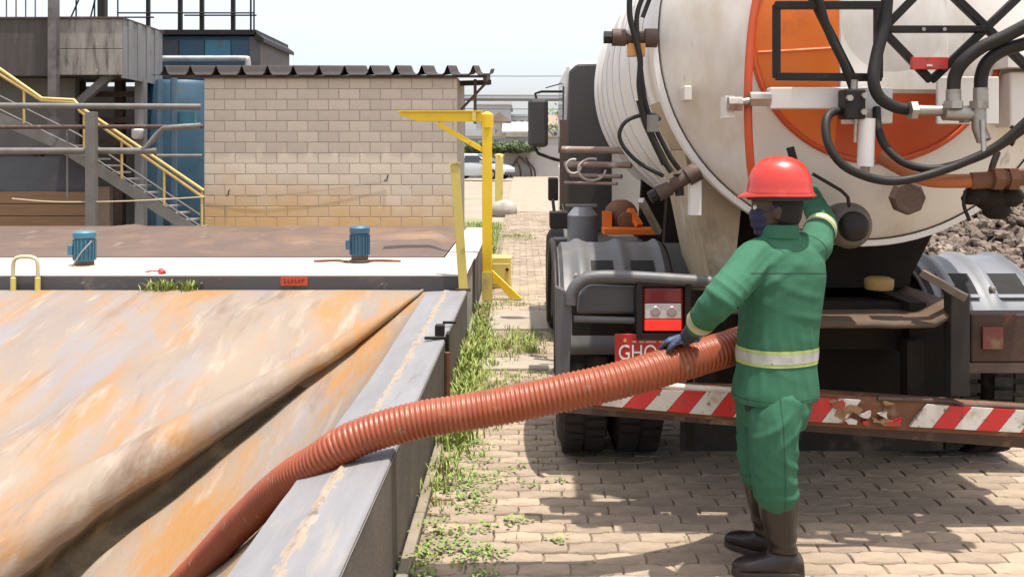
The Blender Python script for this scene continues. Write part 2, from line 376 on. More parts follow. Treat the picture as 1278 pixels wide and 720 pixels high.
# rust stained cover: slope, valley, big fold, plateau
XR = [(2, -3.3), (4.0, -2.9), (4.45, -2.78), (4.9, -2.65), (5.45, -2.5), (6.69, -1.95), (7.9, -1.43), (9.15, -.99), (9.3, -.95)]
def zp(Y): return -.45+.165*(Y-4)
def dv(Y): return interp(Y, [(2, .40), (5.2, .36), (6, .29), (7, .16), (8, .08), (9.3, .015)])
bm = B(); grid = []; NY = 260
YS = [2.6+(9.3-2.6)*j/NY for j in range(NY+1)]
for y in YS:
    xr = interp(y, XR)+.02*nnoise(y*1.6, 3); z_p = zp(y); d = dv(y); xv = xr+.05*min(1, d/.2); zv = z_p-d; row = []
    x0, z0 = -.895, wtop(y)-.005-.10*interp(y, [(6, 1), (9.3, .1)])
    if xv > x0-.02: xv = x0-.02
    NS = 26
    for i in range(NS+1):
        t = i/NS; x = x0+(xv-x0)*t; z = z0+(zv-z0)*(1-(1-t)**2.3)
        z += .012*nnoise(x*3+y*1.2, y*.6-x, 1)*math.sin(math.pi*t)
        row.append((x, z))
    # the fold itself: a long rounded roll of doubled membrane
    rr_ = interp(y, [(2, .19), (5.2, .165), (6.2, .135), (7.2, .095), (8.4, .05), (9.3, .012)]); xc = xv-.3*rr_; zc = z_p+.02*rr_
    row.append((xv-.55*rr_, zv+.12*d)); row.append((xv-.35*rr_, zv+.3*(zc-zv)))
    for k in range(15):
        an = R(-62+k*(242/14)); wob = 1+.10*nnoise(y*2.4, k*.35, 11)+.05*nnoise(y*7, k*.5, 3)
        row.append((xc+rr_*wob*math.cos(an)*1.05, zc+rr_*wob*math.sin(an)))
    row.append((row[-1][0]-.25*rr_, zc-.12*rr_)); row.append((row[-1][0]-.5*rr_, zc-.02*rr_))
    lx = row[-1][0]; lz = row[-1][1]
    for i in range(1, 61):
        t = i/60; x = lx-(6.6)*(t**1.15)
        a = .42; u = x*math.cos(a)+y*math.sin(a); v = -x*math.sin(a)+y*math.cos(a)
        wr = (.075*nnoise(u*1.05, v*.25, 7)+.045*nnoise(u*2.6, v*.35, 2)+.018*nnoise(u*6, v*.8, 9))
        edge = min(1, (9.32-y)/.9)*min(1, t*9)
        z = lz+(z_p-lz)*min(1, t*14)+wr*edge+.10*edge*math.exp(-((x-lx+.7)/.35)**2)
        row.append((x, z))
    grid.append([bm.verts.new((x, y, z)) for x, z in row])
SLUDGE_SHADE = mat('sludge_and_shade', (.115, .088, .05), .5, c2=(.06, .044, .028), scale=5, bump=.4, bscale=30, dirt=(.22, .175, .105), dlo=.52, dhi=.7, dscale=3)  # sludge colour, with the shade under the fold painted into it
for j, (a, b) in enumerate(zip(grid, grid[1:])):
    for i in range(len(a)-1):
        f_ = bm.faces.new((a[i], b[i], b[i+1], a[i+1])); y = YS[j]
        n_ = nnoise(y*2.3, i*.7, 6)
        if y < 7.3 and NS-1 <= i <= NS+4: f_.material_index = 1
cov_me = bpy.data.meshes.new('basin_cover'); cov_me.materials.append(TARP); cov_me.materials.append(SLUDGE_SHADE); bmesh.ops.recalc_face_normals(bm, faces=bm.faces[:]); bm.to_mesh(cov_me); bm.free()
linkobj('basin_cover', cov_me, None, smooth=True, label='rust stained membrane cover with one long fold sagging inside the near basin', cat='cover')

# ---------------------------------------------------------------- walkway slab behind the near basin, second covered basin
PLAT = mat('white_screed', (.47, .43, .385), .85, c2=(.40, .36, .315), scale=1.6, bump=.2, dirt=(.26, .205, .155), dlo=.56, dhi=.76, dscale=1.4)
DFACE = mat('dark_front_face', (.095, .09, .092), .8, c2=(.07, .062, .06), scale=3, stretch=(.5, 1, 2), bump=.25, dirt=(.20, .17, .14), dlo=.58, dhi=.74, dscale=3)  # front face has a darker tone than the slab top
pf = thing('walkway_slab', 'white topped concrete walkway with dark front face between the two basins', 'walkway', (-4, 10, 0))
bm = B(); box(bm, -9.5, -.53, 9.352, 10.95, .546, .565); obj('slab_top', bm, PLAT, pf, bevel=.006)
bm = B(); box(bm, -9.4, -.545, 9.345, 9.7, -.2, .543); obj('front_face', bm, DFACE, pf)
bm = B(); box(bm, -9.3, -.55, 9.72, 10.93, -.2, .54); obj('core', bm, CONC, pf)
bm = B()
for x in (-8.0, -6.55, -5.1, -4.25, -3.1, -2.2, -1.35):
    lathe(bm, (x, 9.33, .50-.04*((x*7) % 1)), [(.011, .02), (.011, 0)], 8, 'y')
obj('fixing_bolt', bm, STEEL, pf)
w2 = thing('second_basin_wall', 'pale topped concrete side wall of the brown covered basin behind the walkway', 'wall', (-.7, 13, 0))
bm = B(); box(bm, -.87, -.52, 10.97, 15.6, -.2, .53); obj('wall_body', bm, WALLM, w2)
bm = B(); box(bm, -.875, -.515, 10.97, 15.62, .532, .562); obj('coping', bm, PLAT, w2, bevel=.008)
bm = B(); box(bm, -9.5, -.88, 15.57, 15.8, -.2, .50); obj('rear_wall', bm, CONC, w2)
bm = B(); grid = []
for j in range(111):
    y = 10.96+4.6*j/110; row = []
    for i in range(221):
        x = -9.5+8.62*i/220
        e = sstep(0, .5, y-10.96)*sstep(0, .25, -.88-x)
        z = .57+e*(.02+(.10*nnoise(x*.6+y*.35, y*.9, 4)+.07*(1-abs(nnoise(x*.28-y*.35, y*.75+x*.1, 9)))**9+.05*(1-abs(nnoise(x*.35+y*.3, y*.9-x*.15, 3)))**10-.05+.006*nnoise(x*4, y*3, 2))*sstep(15.3, 14.5, y))
        row.append(bm.verts.new((x, y, z)))
    grid.append(row)
for a, b in zip(grid, grid[1:]):
    for i in range(220): bm.faces.new((a[i], b[i], b[i+1], a[i+1]))
obj('second_basin_cover', bm, TARP2, smooth=True, label='wrinkled brown membrane covering the basin in front of the block building', cat='cover')

# ---------------------------------------------------------------- block building with corrugated roof
BY = 18.75; S = BY/1200
bx0, bx1 = (254.5-650)*S, (571-650)*S; bz0, bz1 = .02, EYE+(195-96.5)*S
ph = thing('block_building', 'cream painted concrete block building with dark corrugated roof', 'building', ((bx0+bx1)/2, BY, 0))
bm = B(); box(bm, bx0+.006, bx1-.006, BY+.008, BY+2.1, -.1, bz1-.01); obj('wall_core', bm, MORTAR, ph)
# orange splash stain creeping up the painted blocks from the ground, strongest towards the left
n = BLOCK.node_tree; L_ = n.links.new; b_ = n.nodes['Principled BSDF']; src = b_.inputs['Base Color'].links[0].from_socket
geo = n.nodes.new('ShaderNodeNewGeometry'); sp3 = n.nodes.new('ShaderNodeSeparateXYZ'); L_(geo.outputs['Position'], sp3.inputs[0])
def math_(op, a, b, c=None):
    t = n.nodes.new('ShaderNodeMath'); t.operation = op
    for i, q in enumerate((a, b, c)):
        if q is None: continue
        if isinstance(q, (int, float)): t.inputs[i].default_value = q
        else: L_(q, t.inputs[i])
    return t.outputs[0]
nz_ = n.nodes.new('ShaderNodeTexNoise'); nz_.inputs['Scale'].default_value = 1.6; nz_.inputs['Detail'].default_value = 6; L_(geo.outputs['Position'], nz_.inputs['Vector'])
hgt = math_('MULTIPLY_ADD', sp3.outputs['Z'], -1.15, 1.55)
lft = math_('MULTIPLY_ADD', sp3.outputs['X'], -.10, -.42)
fac = math_('MULTIPLY_ADD', nz_.outputs['Fac'], 1.5, -.75)
tot = n.nodes.new('ShaderNodeClamp'); L_(math_('ADD', math_('ADD', hgt, lft), fac), tot.inputs[0])
mx = n.nodes.new('ShaderNodeMix'); mx.data_type = 'RGBA'; L_(tot.outputs[0], mx.inputs[0]); L_(src, mx.inputs[6]); mx.inputs[7].default_value = (.50, .315, .145, 1); L_(mx.outputs[2], b_.inputs['Base Color'])
CH, CW = (bz1-.22)/14.6, .405
bmeshes = []
def block_mesh(w_, seed):
    b_ = B(); rr = random.Random(seed); g = .0065
    box(b_, -w_/2+g, w_/2-g, 0, .12, -CH/2+g, CH/2-g)
    bmesh.ops.bevel(b_, geom=[e for e in b_.edges if all(v.co.y < .001 for v in e.verts)], offset=.006, segments=1, affect='EDGES')
    me = bpy.data.meshes.new('block'); b_.to_mesh(me); b_.free(); return me
full = {False: block_mesh(CW, 1), True: block_mesh(CW, 2)}; full[False].materials.append(BLOCK); full[True].materials.append(BLOCK)
nrow = 16
for r in range(nrow):
    zc = bz1-.02-(r+.5)*CH
    if zc < 0: break
    x = bx0+(CW/2 if r % 2 else 0)
    edges = [bx0]
    xx = bx0+(CW/2 if r % 2 else CW)
    while xx < bx1-.05: edges.append(xx); xx += CW
    edges.append(bx1)
    for a, b in zip(edges, edges[1:]):
        xc = (a+b)/2
        st = (zc < .72+.30*nnoise(xc*.9, 1.7, 3)-.28*sstep(-4.0, -2.2, xc))
        if abs(b-a-CW) < .01: me = full[st]
        else:
            me = block_mesh(b-a, 3); me.materials.append(BLOCK)
        o = linkobj('block', me, None, ph, loc=(xc, BY-.0015*random.random(), zc)); o.matrix_parent_inverse = Matrix.Translation(-ph.location)
# side wall blocks facing the road are only seen edge on: one rendered face
bm = B(); box(bm, bx1-.005, bx1+.012, BY+.002, BY+2.1, -.1, bz1-.02); obj('side_render', bm, mat('side_render', (.36, .31, .25), .9, c2=(.27, .23, .18), scale=3, bump=.3), ph)
rx0, rx1 = (203-650)*S, (613-650)*S
rib = .497
n_r = int((rx1-rx0)/rib)+1
for k in range(0, n_r):
    xa = rx1-.10-(k+1)*rib; bm = B()
    prof = []
    for (u, h) in ((0, 0), (.15, 0), (.195, .05), (.233, .155), (.25, .18), (.267, .155), (.305, .05), (.35, 0), (rib+.012, -.001 if k else .0)):
        prof.append((xa+u, h))
    if k == 0: prof += [(rx1-.03, .02), (rx1, .11)]
    zr = bz1+.035; rings = []
    up = [(x, BY-.16, zr+h) for x, h in prof]; dn = [(x, BY-.16, zr+h-.014) for x, h in reversed(prof)]
    ring0 = [Vector(p) for p in up+dn]; ring1 = [p+Vector((0, 2.6, .24)) for p in ring0]
    loft(bm, [ring0, ring1]); o = obj('roof_sheet', bm, ROOFM, ph)
bm = B(); box(bm, rx0+.1, rx1-.08, BY-.10, BY-.02, bz1-.015, bz1+.03); obj('eaves_beam', bm, mat('dark_timber', (.075, .05, .04), .8, c2=(.05, .035, .028), scale=4), ph)
bm = B(); beam(bm, (rx1-.12, BY-.12, bz1-.02), (rx1-.12, BY+2.2, bz1+.18), .07, .16); obj('verge_board', bm, mat('dark_timber', (.07, .05, .04), .8), ph)
for y_, dz in ((BY+.6, .04), (BY+1.7, .13)):
    bm = B(); beam(bm, (bx1-.1, y_, bz1-.12+dz), (rx1-.05, y_, bz1-.10+dz), .07, .10); obj('purlin', bm, mat('dark_timber', (.07, .05, .04), .8), ph)
bm = B(); beam(bm, (bx1+.05, BY+.3, bz1-.62), (rx1-.1, BY+.3, bz1-.08), .05, .05, up=(0, 1, 0)); box(bm, bx1+.30, bx1+.36, BY+.25, BY+.31, bz1-.9, bz1-.02); obj('roof_bracket', bm, RUSTB, ph)
# thin cable pinned along the wall, and the two little hooks
bm = B(); 
ca = [P(258, 243, BY-.02), P(320, 245, BY-.03), P(400, 238, BY-.03), P(484, 226, BY-.02)]
tube(bm, spline(ca, 5), .004, 5); obj('wall_cable', bm, mat('old_cable', (.2, .17, .14), .8), ph)
for px, py in ((285, 242), (483, 223)):
    bm = B(); c = P(px, py, BY-.02); tube(bm, [c+V(-.05, 0, -.04), c+V(0, -.03, -.03), c+V(.02, -.04, .06), c+V(.03, -.02, .08)], .012, 6); obj('wall_hook', bm, BLACK, ph)

# ================================================================ PLANT STRUCTURES LEFT OF THE BUILDING
HOPM = mat('stained_concrete_panel', (.34, .31, .275), .9, c2=(.20, .175, .15), scale=4, stretch=(1.6, 1, .35), bump=.35, bscale=30, dirt=[((.07, .058, .05), .50, .68, 3, (2, 1, .3)), ((.42, .40, .36), .60, .72, 7, (1, 1, 1))])
HOPD = mat('blackened_concrete_panel', (.088, .075, .066), .9, c2=(.055, .046, .042), scale=4, stretch=(3, 1, .25), bump=.35, dirt=((.15, .13, .115), .58, .72, 3, (3, 1, .25)))
SHEET = mat('grey_sheet', (.26, .25, .245), .6, .1, c2=(.17, .16, .157), scale=3, stretch=(1, 3, .2), dirt=(.12, .10, .09), dlo=.58, dhi=.75)
BLUE = mat('blue_steel', (.03, .088, .14), .5, c2=(.02, .058, .095), scale=2.4, dirt=(.11, .10, .09), dlo=.58, dhi=.74, dscale=1.7)
TEAL = mat('teal_panel', (.045, .20, .27), .5, c2=(.035, .12, .18), scale=2, dirt=(.10, .10, .10), dlo=.56, dhi=.7)
NAVY = mat('slate_wall', (.065, .07, .082), .85, c2=(.05, .05, .055), scale=2, bump=.2, dirt=(.13, .11, .09), dlo=.6, dhi=.75)
BOARD = mat('brown_board', (.24, .135, .066), .8, c2=(.16, .09, .046), scale=3, stretch=(.3, 1, 4), bump=.2, rnd=.15)
HY = 20.0
def at(px, py, Y=HY): return P(px, py, Y)
hop = thing('elevated_hopper', 'raised stained concrete hopper box with grey sheet side on steel struts', 'hopper', (-9.5, 21, 0))
x0, x1 = -12.2, -8.30; z0, z1 = EYE+100*HY/1200, EYE+171*HY/1200
bm = B(); box(bm, x0, x1-.03, HY+.05, HY+2.2, z0+.03, z1-.03); obj('core', bm, HOPD, hop)
cuts = [(x0, -9.62, z0, z1, HOPD), (-9.61, x1, (z0+z1)/2-.03, z1, HOPM), (-9.61, x1, z0+.02, (z0+z1)/2-.04, HOPM)]
for a, b, c, d, m_ in cuts:
    bm = B(); box(bm, a, b, HY, HY+.045, c, d); obj('front_panel', bm, m_, hop, bevel=.01)
for k in range(9):
    bm = B(); ya = HY+.03+k*.245; box(bm, x1-.028, x1+.012+(.018 if k % 2 else 0), ya, ya+.24, z0-.04, z1); obj('side_sheet', bm, SHEET, hop)
bm = B(); box(bm, x0, x1+.03, HY-.03, HY+2.25, z1+.003, z1+.04); obj('rim', bm, RUSTB, hop)
bm = B(); beam(bm, at(140, 92, HY+.3), at(95, 132, HY+.3), .16, .16, up=(0, 1, 0)); obj('strut', bm, GALV, hop)
for px in (48, 176):
    bm = B(); c = at(px, 98, HY+1.2); box(bm, c.x-.1, c.x+.1, HY+1.1, HY+1.3, -.05, z0+.02); obj('leg', bm, SHEET if px > 100 else RUSTB, hop)
bm = B(); c = at(67, 0, HY-.25); box(bm, c.x-.085, c.x+.085, HY-.33, HY-.17, 2.0, 8.5); obj('mast', bm, mat('mast_paint', (.19, .175, .165), .6, .2, c2=(.10, .085, .08), scale=3, dirt=(.06, .05, .05), dlo=.5, dhi=.7), hop)
bm = B(); box(bm, x0, -9.55, HY+.6, HY+.8, 1.9, z0); obj('back_wall', bm, mat('grey_back_concrete', (.17, .155, .14), .9, c2=(.11, .10, .09), scale=1.5, bump=.3), hop)

dk = thing('equipment_frame', 'dark steel process frame with boarded base behind the yellow stair', 'frame', (-9, 22, 0))
bm = B(); box(bm, -13, -7.05, HY+3.2, HY+3.4, -.05, 3.4); obj('back_panel', bm, mat('dark_fill_wall', (.05, .045, .042), .9, c2=(.03, .028, .027), scale=1.5), dk)  # plain dark tone fills the space behind the frame
for px in (100, 150):
    bm = B(); c = at(px, 110, HY+1.8); box(bm, c.x-.09, c.x+.09, HY+1.7, HY+1.9, -.05, 3.4); obj('column', bm, RUSTB, dk)
for py in (118, 150, 178):
    bm = B(); a = at(0, py, HY+1.5); box(bm, -12, -8.45, HY+1.4, HY+1.5, a.z-.06, a.z+.06); obj('crossbeam', bm, RUSTB, dk)

lw = thing('slate_base_wall', 'dark slate coloured base wall with brown boards below the pipe rail', 'wall', (-10.5, 18.6, 0))
wy = 18.4
a = P(0, 196, wy); b = P(112, 240, wy); c = P(112, 286, wy)
bm = B(); box(bm, -12, b.x, wy, wy+.3, -.1, a.z); obj('upper_wall', bm, NAVY, lw)
nb = 4
for k in range(nb):
    h = (b.z-.10)/nb; bm = B(); box(bm, -12, b.x+.02, wy-.05-.006*(k % 2), wy-.003, .12+k*h, .12+(k+1)*h-.012); obj('board', bm, BOARD, lw, bevel=.006)
bm = B(); box(bm, P(112, 0, wy).x+.03, P(134, 0, wy).x, wy+.1, wy+.25, .05, b.z+.1); obj('board', bm, mat('pale_brown_post', (.27, .19, .14), .8, c2=(.20, .14, .10), scale=3), lw)

rl = thing('pipe_rail', 'heavy grey pipe guard rail on a square post in front of the stair', 'railing', (-8, 17.6, 0))
ry = 17.6
for (xa, xb, ya, yb, r_, m_) in ((-30, 251, 132, 133.5, .055, GALV), (-30, 254, 159, 158, .04, RUSTB), (-30, 196, 188.5, 188.5, .06, GALV), (196, 252, 194.5, 194.5, .03, GALV)):
    bm = B(); tube(bm, [P(xa, ya, ry), P(xb, yb, ry)], r_, 12); obj('rail', bm, m_, rl, smooth='auto')
bm = B(); tube(bm, [P(175, 188.5, ry), P(182, 186, ry), P(196, 168, ry), P(204, 160, ry), P(250, 157, ry)], .055, 12); obj('bent_rail', bm, GALV, rl, smooth=True)
bm = B(); c = P(114.5, 140, ry-.1); box(bm, c.x-.085, c.x+.085, ry-.19, ry-.02, -.1, c.z); obj('post', bm, mat('post_grey', (.17, .155, .14), .75, c2=(.11, .095, .085), scale=4), rl, bevel=.008)
bm = B(); tube(bm, [P(84, 160, ry), P(84, 247, ry)], .018, 8); obj('upright', bm, GALV, rl)
bm = B(); tube(bm, spline([P(15, 248, ry-.1), P(70, 252, ry-.1), P(160, 251, ry-.1), P(252, 246, ry-.1)], 4), .013, 6); obj('slack_wire', bm, mat('pale_wire', (.42, .34, .24), .7), rl)

stm = mat('stair_yellow', (.58, .40, .13), .55, c2=(.46, .31, .10), scale=4, dirt=(.3, .2, .1), dlo=.6, dhi=.75)
st = thing('access_stair', 'steel access stair with pale yellow double handrails beside the block building', 'stair', (-8, 18.1, 0))
sy = 18.15
for dy, off in ((0, 0), (.9, 0)):
    for dpy in (0, 8.5):
        Y_ = sy+dy
        bm = B(); tube(bm, [P(-25, 69+dpy, Y_), P(52, 123+dpy*.3, Y_), P(92, 125+dpy*.35, Y_), P(100, 134+dpy*.6, Y_), P(254, 238+dpy, Y_)], .032, 10); obj('handrail', bm, stm, st, smooth='auto')
for px, py in ((30, 108), (105, 140), (152, 172), (205, 210), (252, 240)):
    bm = B(); a = P(px, py, sy); 
    bot = interp(px, [(30, 165), (105, 195), (252, 286)])
    tube(bm, [a, P(px, bot, sy)], .025, 8); obj('baluster', bm, stm, st)
for dpy in (28, 45):
    bm = B(); tube(bm, [P(0, 92+dpy, sy), P(98, 140+dpy*1.0, sy), P(250, 246+dpy*.8, sy)], .016, 6); obj('mid_rail', bm, GALV, st)
for dy in (0, .9):
    bm = B(); beam(bm, P(-20, 140, sy+dy), P(70, 178, sy+dy), .05, .2, up=(0, 0, 1)); obj('stringer', bm, GALV, st)
    bm = B(); beam(bm, P(70, 178, sy+dy), P(245, 290, sy+dy), .05, .2, up=(0, 0, 1)); obj('stringer', bm, GALV, st)
for k in range(13):
    t = (k+.6)/13; a = P(70, 176, sy).lerp(P(245, 288, sy), t); bm = B(); box(bm, a.x-.13, a.x+.13, sy+.04, sy+.86, a.z-.02, a.z+.012); obj('tread', bm, SHEET, st)

bb = thing('blue_machine_house', 'blue steel machine house with dark flat roof and silver duct', 'building', (-8.5, 24.5, 0))
by = 24.0
a = P(196, 44, by); b = P(322, 100, by)
bm = B(); box(bm, a.x, b.x-.15, by+.1, by+3, -.05, a.z-.02); obj('wall', bm, BLUE, bb)
segs = [(200, 222), (223, 254), (255, 287), (288, 310)]
for i, (p, q) in enumerate(segs):
    bm = B(); u = P(p, 50, by); v = P(q, 72, by); box(bm, u.x, v.x, by+.04, by+.098, v.z, u.z); obj('panel', bm, (NAVY, BLUE, TEAL, BLUE)[i], bb)
bm = B(); u = P(311, 46, by); v = P(325, 98, by); box(bm, u.x, v.x, by, by+3, -.05, u.z); obj('corner_column', bm, mat('column_grey', (.14, .125, .12), .8, c2=(.09, .08, .08), scale=3), bb)
bm = B(); box(bm, P(190, 0, by).x, P(321, 0, by).x, by-.1, by+3.2, a.z, a.z+.12); 
prism(bm, [P(318, 40, by-.1), P(329, 48, by-.1), P(329, 53, by-.1), P(318, 50, by-.1)], (0, 3.2, 0)); obj('roof', bm, BLACK, bb)
bm = B(); tube(bm, spline([P(196, 73.5, by-.5), P(250, 73.5, by-.5), P(303, 73.5, by-.5), P(309, 76, by-.5), P(309, 90, by-.5)], 4), .075, 12); obj('duct', bm, mat('duct_silver', (.5, .5, .49), .4, .3, c2=(.28, .28, .28), scale=4), bb, smooth=True)

bt = thing('blue_tank', 'round blue process tank with pale pipes standing behind the pipe rail', 'tank', (-7.6, 22, 0))
c = P(216, 160, 22.0)
bm = B(); lathe(bm, (c.x, 22.6, 0), [(.95, -.05), (.95, 3.35), (.88, 3.45)], 32, 'z'); obj('shell', bm, BLUE, bt, smooth='auto')
for px, h in ((199, 3.4), (217, 3.5)):
    bm = B(); u = P(px, 160, 21.2); tube(bm, [(u.x, 21.2, .0), (u.x, 21.2, h)], .075, 12); obj('pipe', bm, mat('pale_blue_pipe', (.09, .16, .215), .5, c2=(.06, .11, .15), scale=3), bt, smooth='auto')
bm = B(); u = P(231, 147, 21.4); box(bm, u.x-.25, u.x+.25, 21.3, 21.4, u.z-.2, u.z+.12); obj('control_box', bm, TEAL, bt)
bm = B(); u = P(172, 168, 21); lathe(bm, (u.x, 21, u.z-.1), [(.09, 0), (.13, .05), (.13, .2), (.07, .26)], 14, 'z'); obj('gauge', bm, WHITE, bt, smooth='auto')

# open steel masts and rails of the structure behind
sc = thing('mast_scaffold', 'black thin steel masts and rails rising above the plant roofs', 'scaffold', (-9, 25, 0))
my = 24.8
for px, wd in ((128, .19), (185, .09), (225, .10), (252, .10), (291, .10), (313, .04), (147, .03), (118, .03), (95, .03), (317, .035)):
    bm = B(); c = P(px, 42, my); box(bm, c.x-wd/2, c.x+wd/2, my-wd/2, my+wd/2, 3.0, 9.2); obj('mast', bm, BLACK, sc)
for xa, xb, py in ((146, 318, 16.5), (70, 192, 22), (170, 318, -2), (230, 320, 19.5)):
    bm = B(); tube(bm, [P(xa, py, my-.12), P(xb, py, my-.12)], .022, 6); obj('rail', bm, BLACK, sc)
bm = B(); tube(bm, [P(108, 42, my), P(120, -6, my)], .02, 6); obj('stay', bm, BLACK, sc)
bm = B(); tube(bm, [P(85, 30, my), P(101, -6, my)], .02, 6); obj('stay', bm, BLACK, sc)
for px in (8, 20, 32, 44):
    bm = B(); tube(bm, [P(px, 30, my+2), P(px, -20, my+2)], .02, 6); obj('stay', bm, GALV, sc)

# ================================================================ FAR BACKGROUND
GW = mat('grey_retaining_wall', (.37, .355, .34), .9, c2=(.29, .275, .26), scale=.5, stretch=(1, 1, 2), bump=.2, dirt=(.17, .16, .14), dlo=.58, dhi=.7, dscale=.6)
WY = 62.0
fw = thing('retaining_wall', 'long grey retaining wall across the far end of the paved road', 'wall', (6, WY, gz(WY)))
for k in range(9):
    xa = -5+k*4.0; bm = B(); box(bm, xa, xa+3.97, WY, WY+.5, gz(WY)-.2, gz(WY)+2.45+.04*(k % 2)); obj('wall_bay', bm, GW, fw)
bm = B(); box(bm, -5, 31, WY-.05, WY+.55, gz(WY)+2.5, gz(WY)+2.6); obj('coping', bm, CONC_L, fw)
bm = B(); bx = P(590, 0, 66).x; box(bm, -16, 40, 66, 95, gz(62), gz(62)+2.3); obj('terrace', bm, GROUND, kind='structure')

def shrub(name, label, c, rx, rz, n, seed, mtl=LEAF, stems=5, ls=.22, group=None):
    rr = random.Random(seed); t = thing(name, label, 'shrub', c, group)
    bm = B()
    for k in range(stems):
        a = rr.uniform(0, 6.28); e = Vector(c)+Vector((math.cos(a)*rx*.6, math.sin(a)*rx*.4, rz*rr.uniform(.9, 1.5)))
        tube(bm, spline([Vector(c)+V(rr.uniform(-.1, .1), 0, 0), (Vector(c)+e)/2+V(rr.uniform(-.2, .2), 0, .1), e], 3), [.04]*4+[.03, .02, .015], 5)
    obj('stem', bm, RUSTB, t)
    vs, fs = [], []
    for k in range(n):
        while True:
            p = Vector((rr.uniform(-1, 1), rr.uniform(-1, 1), rr.uniform(-1, 1)))
            if p.length < 1 and p.length > .25: break
        if nnoise(p.x*2.2, p.y*2.2+seed, p.z*2.2) < -.12: continue
        p = Vector(c)+Vector((p.x*rx, p.y*rx*.7, rz+p.z*rz*.9))
        d = Vector((rr.gauss(0, 1), rr.gauss(0, 1), rr.gauss(0, .7))).normalized(); e = d.orthogonal().normalized(); s = ls*rr.uniform(.5, 1.2); b0 = len(vs)
        vs += [p-d*s, p+e*s*.35, p+d*s, p-e*s*.35]; fs.append((b0, b0+1, b0+2, b0+3))
    me = bpy.data.meshes.new('crown'); me.from_pydata(vs, [], fs); linkobj('crown', me, mtl, t); return t
GL = 'shrubs along the retaining wall'
HEDGE = mat('hedge_leaf', (.055, .085, .03), .7, c2=(.085, .12, .04), scale=1.4, rnd=.3, island=True)
PALE = mat('hazy_leaf', (.17, .20, .10), .7, c2=(.23, .25, .13), scale=1, rnd=.25, island=True)
for k, (px, lab) in enumerate(((597, 'leafy green shrub on the wall top behind the silver car'), (626, 'rounded green shrub on the wall top beside the yellow post'), (648, 'wide green shrub on the retaining wall near the truck mirror'))):
    shrub('shrub', lab, P(px, 192, 61.2), 1.35, .42, 1500, k+3, HEDGE, 3, .17, GL)
shrub('hazy_tree', 'pale hazy tree beyond the wall behind the truck mirror', P(700, 180, 85), 3.0, 1.9, 900, 21, PALE, 5, .3)
cr = thing('creeper', 'dark leafless creeper stems climbing the grey retaining wall', 'creeper', P(650, 218, 61.5))
for k, pts in enumerate(([(637, 222), (641, 206), (648, 196)], [(664, 222), (661, 208), (652, 199), (646, 194)], [(668, 222), (667, 212), (660, 203), (656, 196)], [(650, 222), (649, 210), (644, 200)])):
    bm = B(); tube(bm, spline([P(a, b, 61.7) for a, b in pts], 5), .07, 6); obj('stem', bm, RUSTB, cr)

# far buildings, pale with distance
def house(name, label, px0, px1, pyt, pyb, Y, depth, wallc, roofc, rooftype='flat', wins=(), rh=.6):
    a = P(px0, pyt, Y); b = P(px1, pyb, Y); t = thing(name, label, 'building', ((a.x+b.x)/2, Y, b.z), 'far buildings beyond the wall')
    bm = B(); box(bm, a.x, b.x, Y, Y+depth, b.z-3, a.z); obj('wall', bm, wallc, t)
    bm = B()
    if rooftype == 'flat': box(bm, a.x-.3, b.x+.3, Y-.3, Y+depth+.3, a.z+.01, a.z+.35)
    elif rooftype == 'side': prism(bm, [(a.x-.4, Y-.4, a.z+.02), (b.x+.4, Y-.4, a.z+.02), (b.x+.4, Y+depth/2, a.z+rh), (a.x-.4, Y+depth/2, a.z+rh)], (0, 0, .15))
    else: prism(bm, [(a.x-.4, Y-.3, a.z+.01), (b.x+.4, Y-.3, a.z+.01), ((a.x+b.x)/2, Y-.3, a.z+rh)], (0, depth+.6, 0))
    obj('roof', bm, roofc, t)
    for (u0, u1, v0, v1) in wins:
        p = P(u0, v0, Y); q = P(u1, v1, Y); bm = B(); box(bm, p.x, q.x, Y-.06, Y-.002, q.z, p.z); w_ = obj('window', bm, mat('far_frame', (.5, .5, .5), .7), t)
        bm = B(); box(bm, p.x+.1, q.x-.1, Y-.08, Y-.062, q.z+.1, p.z-.1); obj('pane', bm, mat('far_glass', (.10, .12, .14), .2), w_)
FG = mat('far_grey_wall', (.44, .45, .47), .9, c2=(.38, .39, .41), scale=.3); FC = mat('far_cream_wall', (.58, .54, .44), .9, c2=(.52, .48, .39), scale=.3)
FW = mat('far_white_wall', (.66, .65, .63), .9, c2=(.60, .59, .57), scale=.3); FR = mat('far_tile_roof', (.30, .20, .16), .9, c2=(.24, .16, .13), scale=.8); FRG = mat('far_sheet_roof', (.55, .56, .58), .8, c2=(.5, .51, .53), scale=.3)
house('grey_warehouse', 'grey boxy warehouse far behind the yellow hoist', 594, 636, 131, 176, 120, 20, FG, FRG, 'flat', [(600, 606, 142, 150), (611, 617, 142, 150), (622, 628, 142, 150)])
house('cream_house', 'cream house with tiled roof far behind the silver car', 613, 633, 152, 178, 92, 8, FC, FR, 'gable', [(617, 621, 160, 167), (625, 629, 160, 167)], .9)
house('white_shed', 'low white shed with sloping pale roof far beyond the retaining wall', 632, 672, 166, 178, 88, 9, FW, FRG, 'side', [(640, 644, 169, 174), (652, 656, 169, 174)], 1.0)
house('white_office_block', 'white two storey office block far behind the truck mirror', 636, 664, 146, 178, 140, 12, FW, FG, 'flat', [(640, 645, 150, 156), (649, 654, 150, 156), (657, 661, 150, 156), (640, 645, 161, 167), (649, 654, 161, 167)])
house('red_roof_house', 'small house with reddish tiled roof beside the white shed', 668, 720, 158, 180, 130, 10, FC, FR, 'side', [(674, 679, 164, 171), (690, 696, 164, 171)], 1.6)
house('beige_store', 'long beige store building far right beyond the truck', 720, 1300, 172, 190, 110, 15, FC, FRG, 'side', (), 1.5)
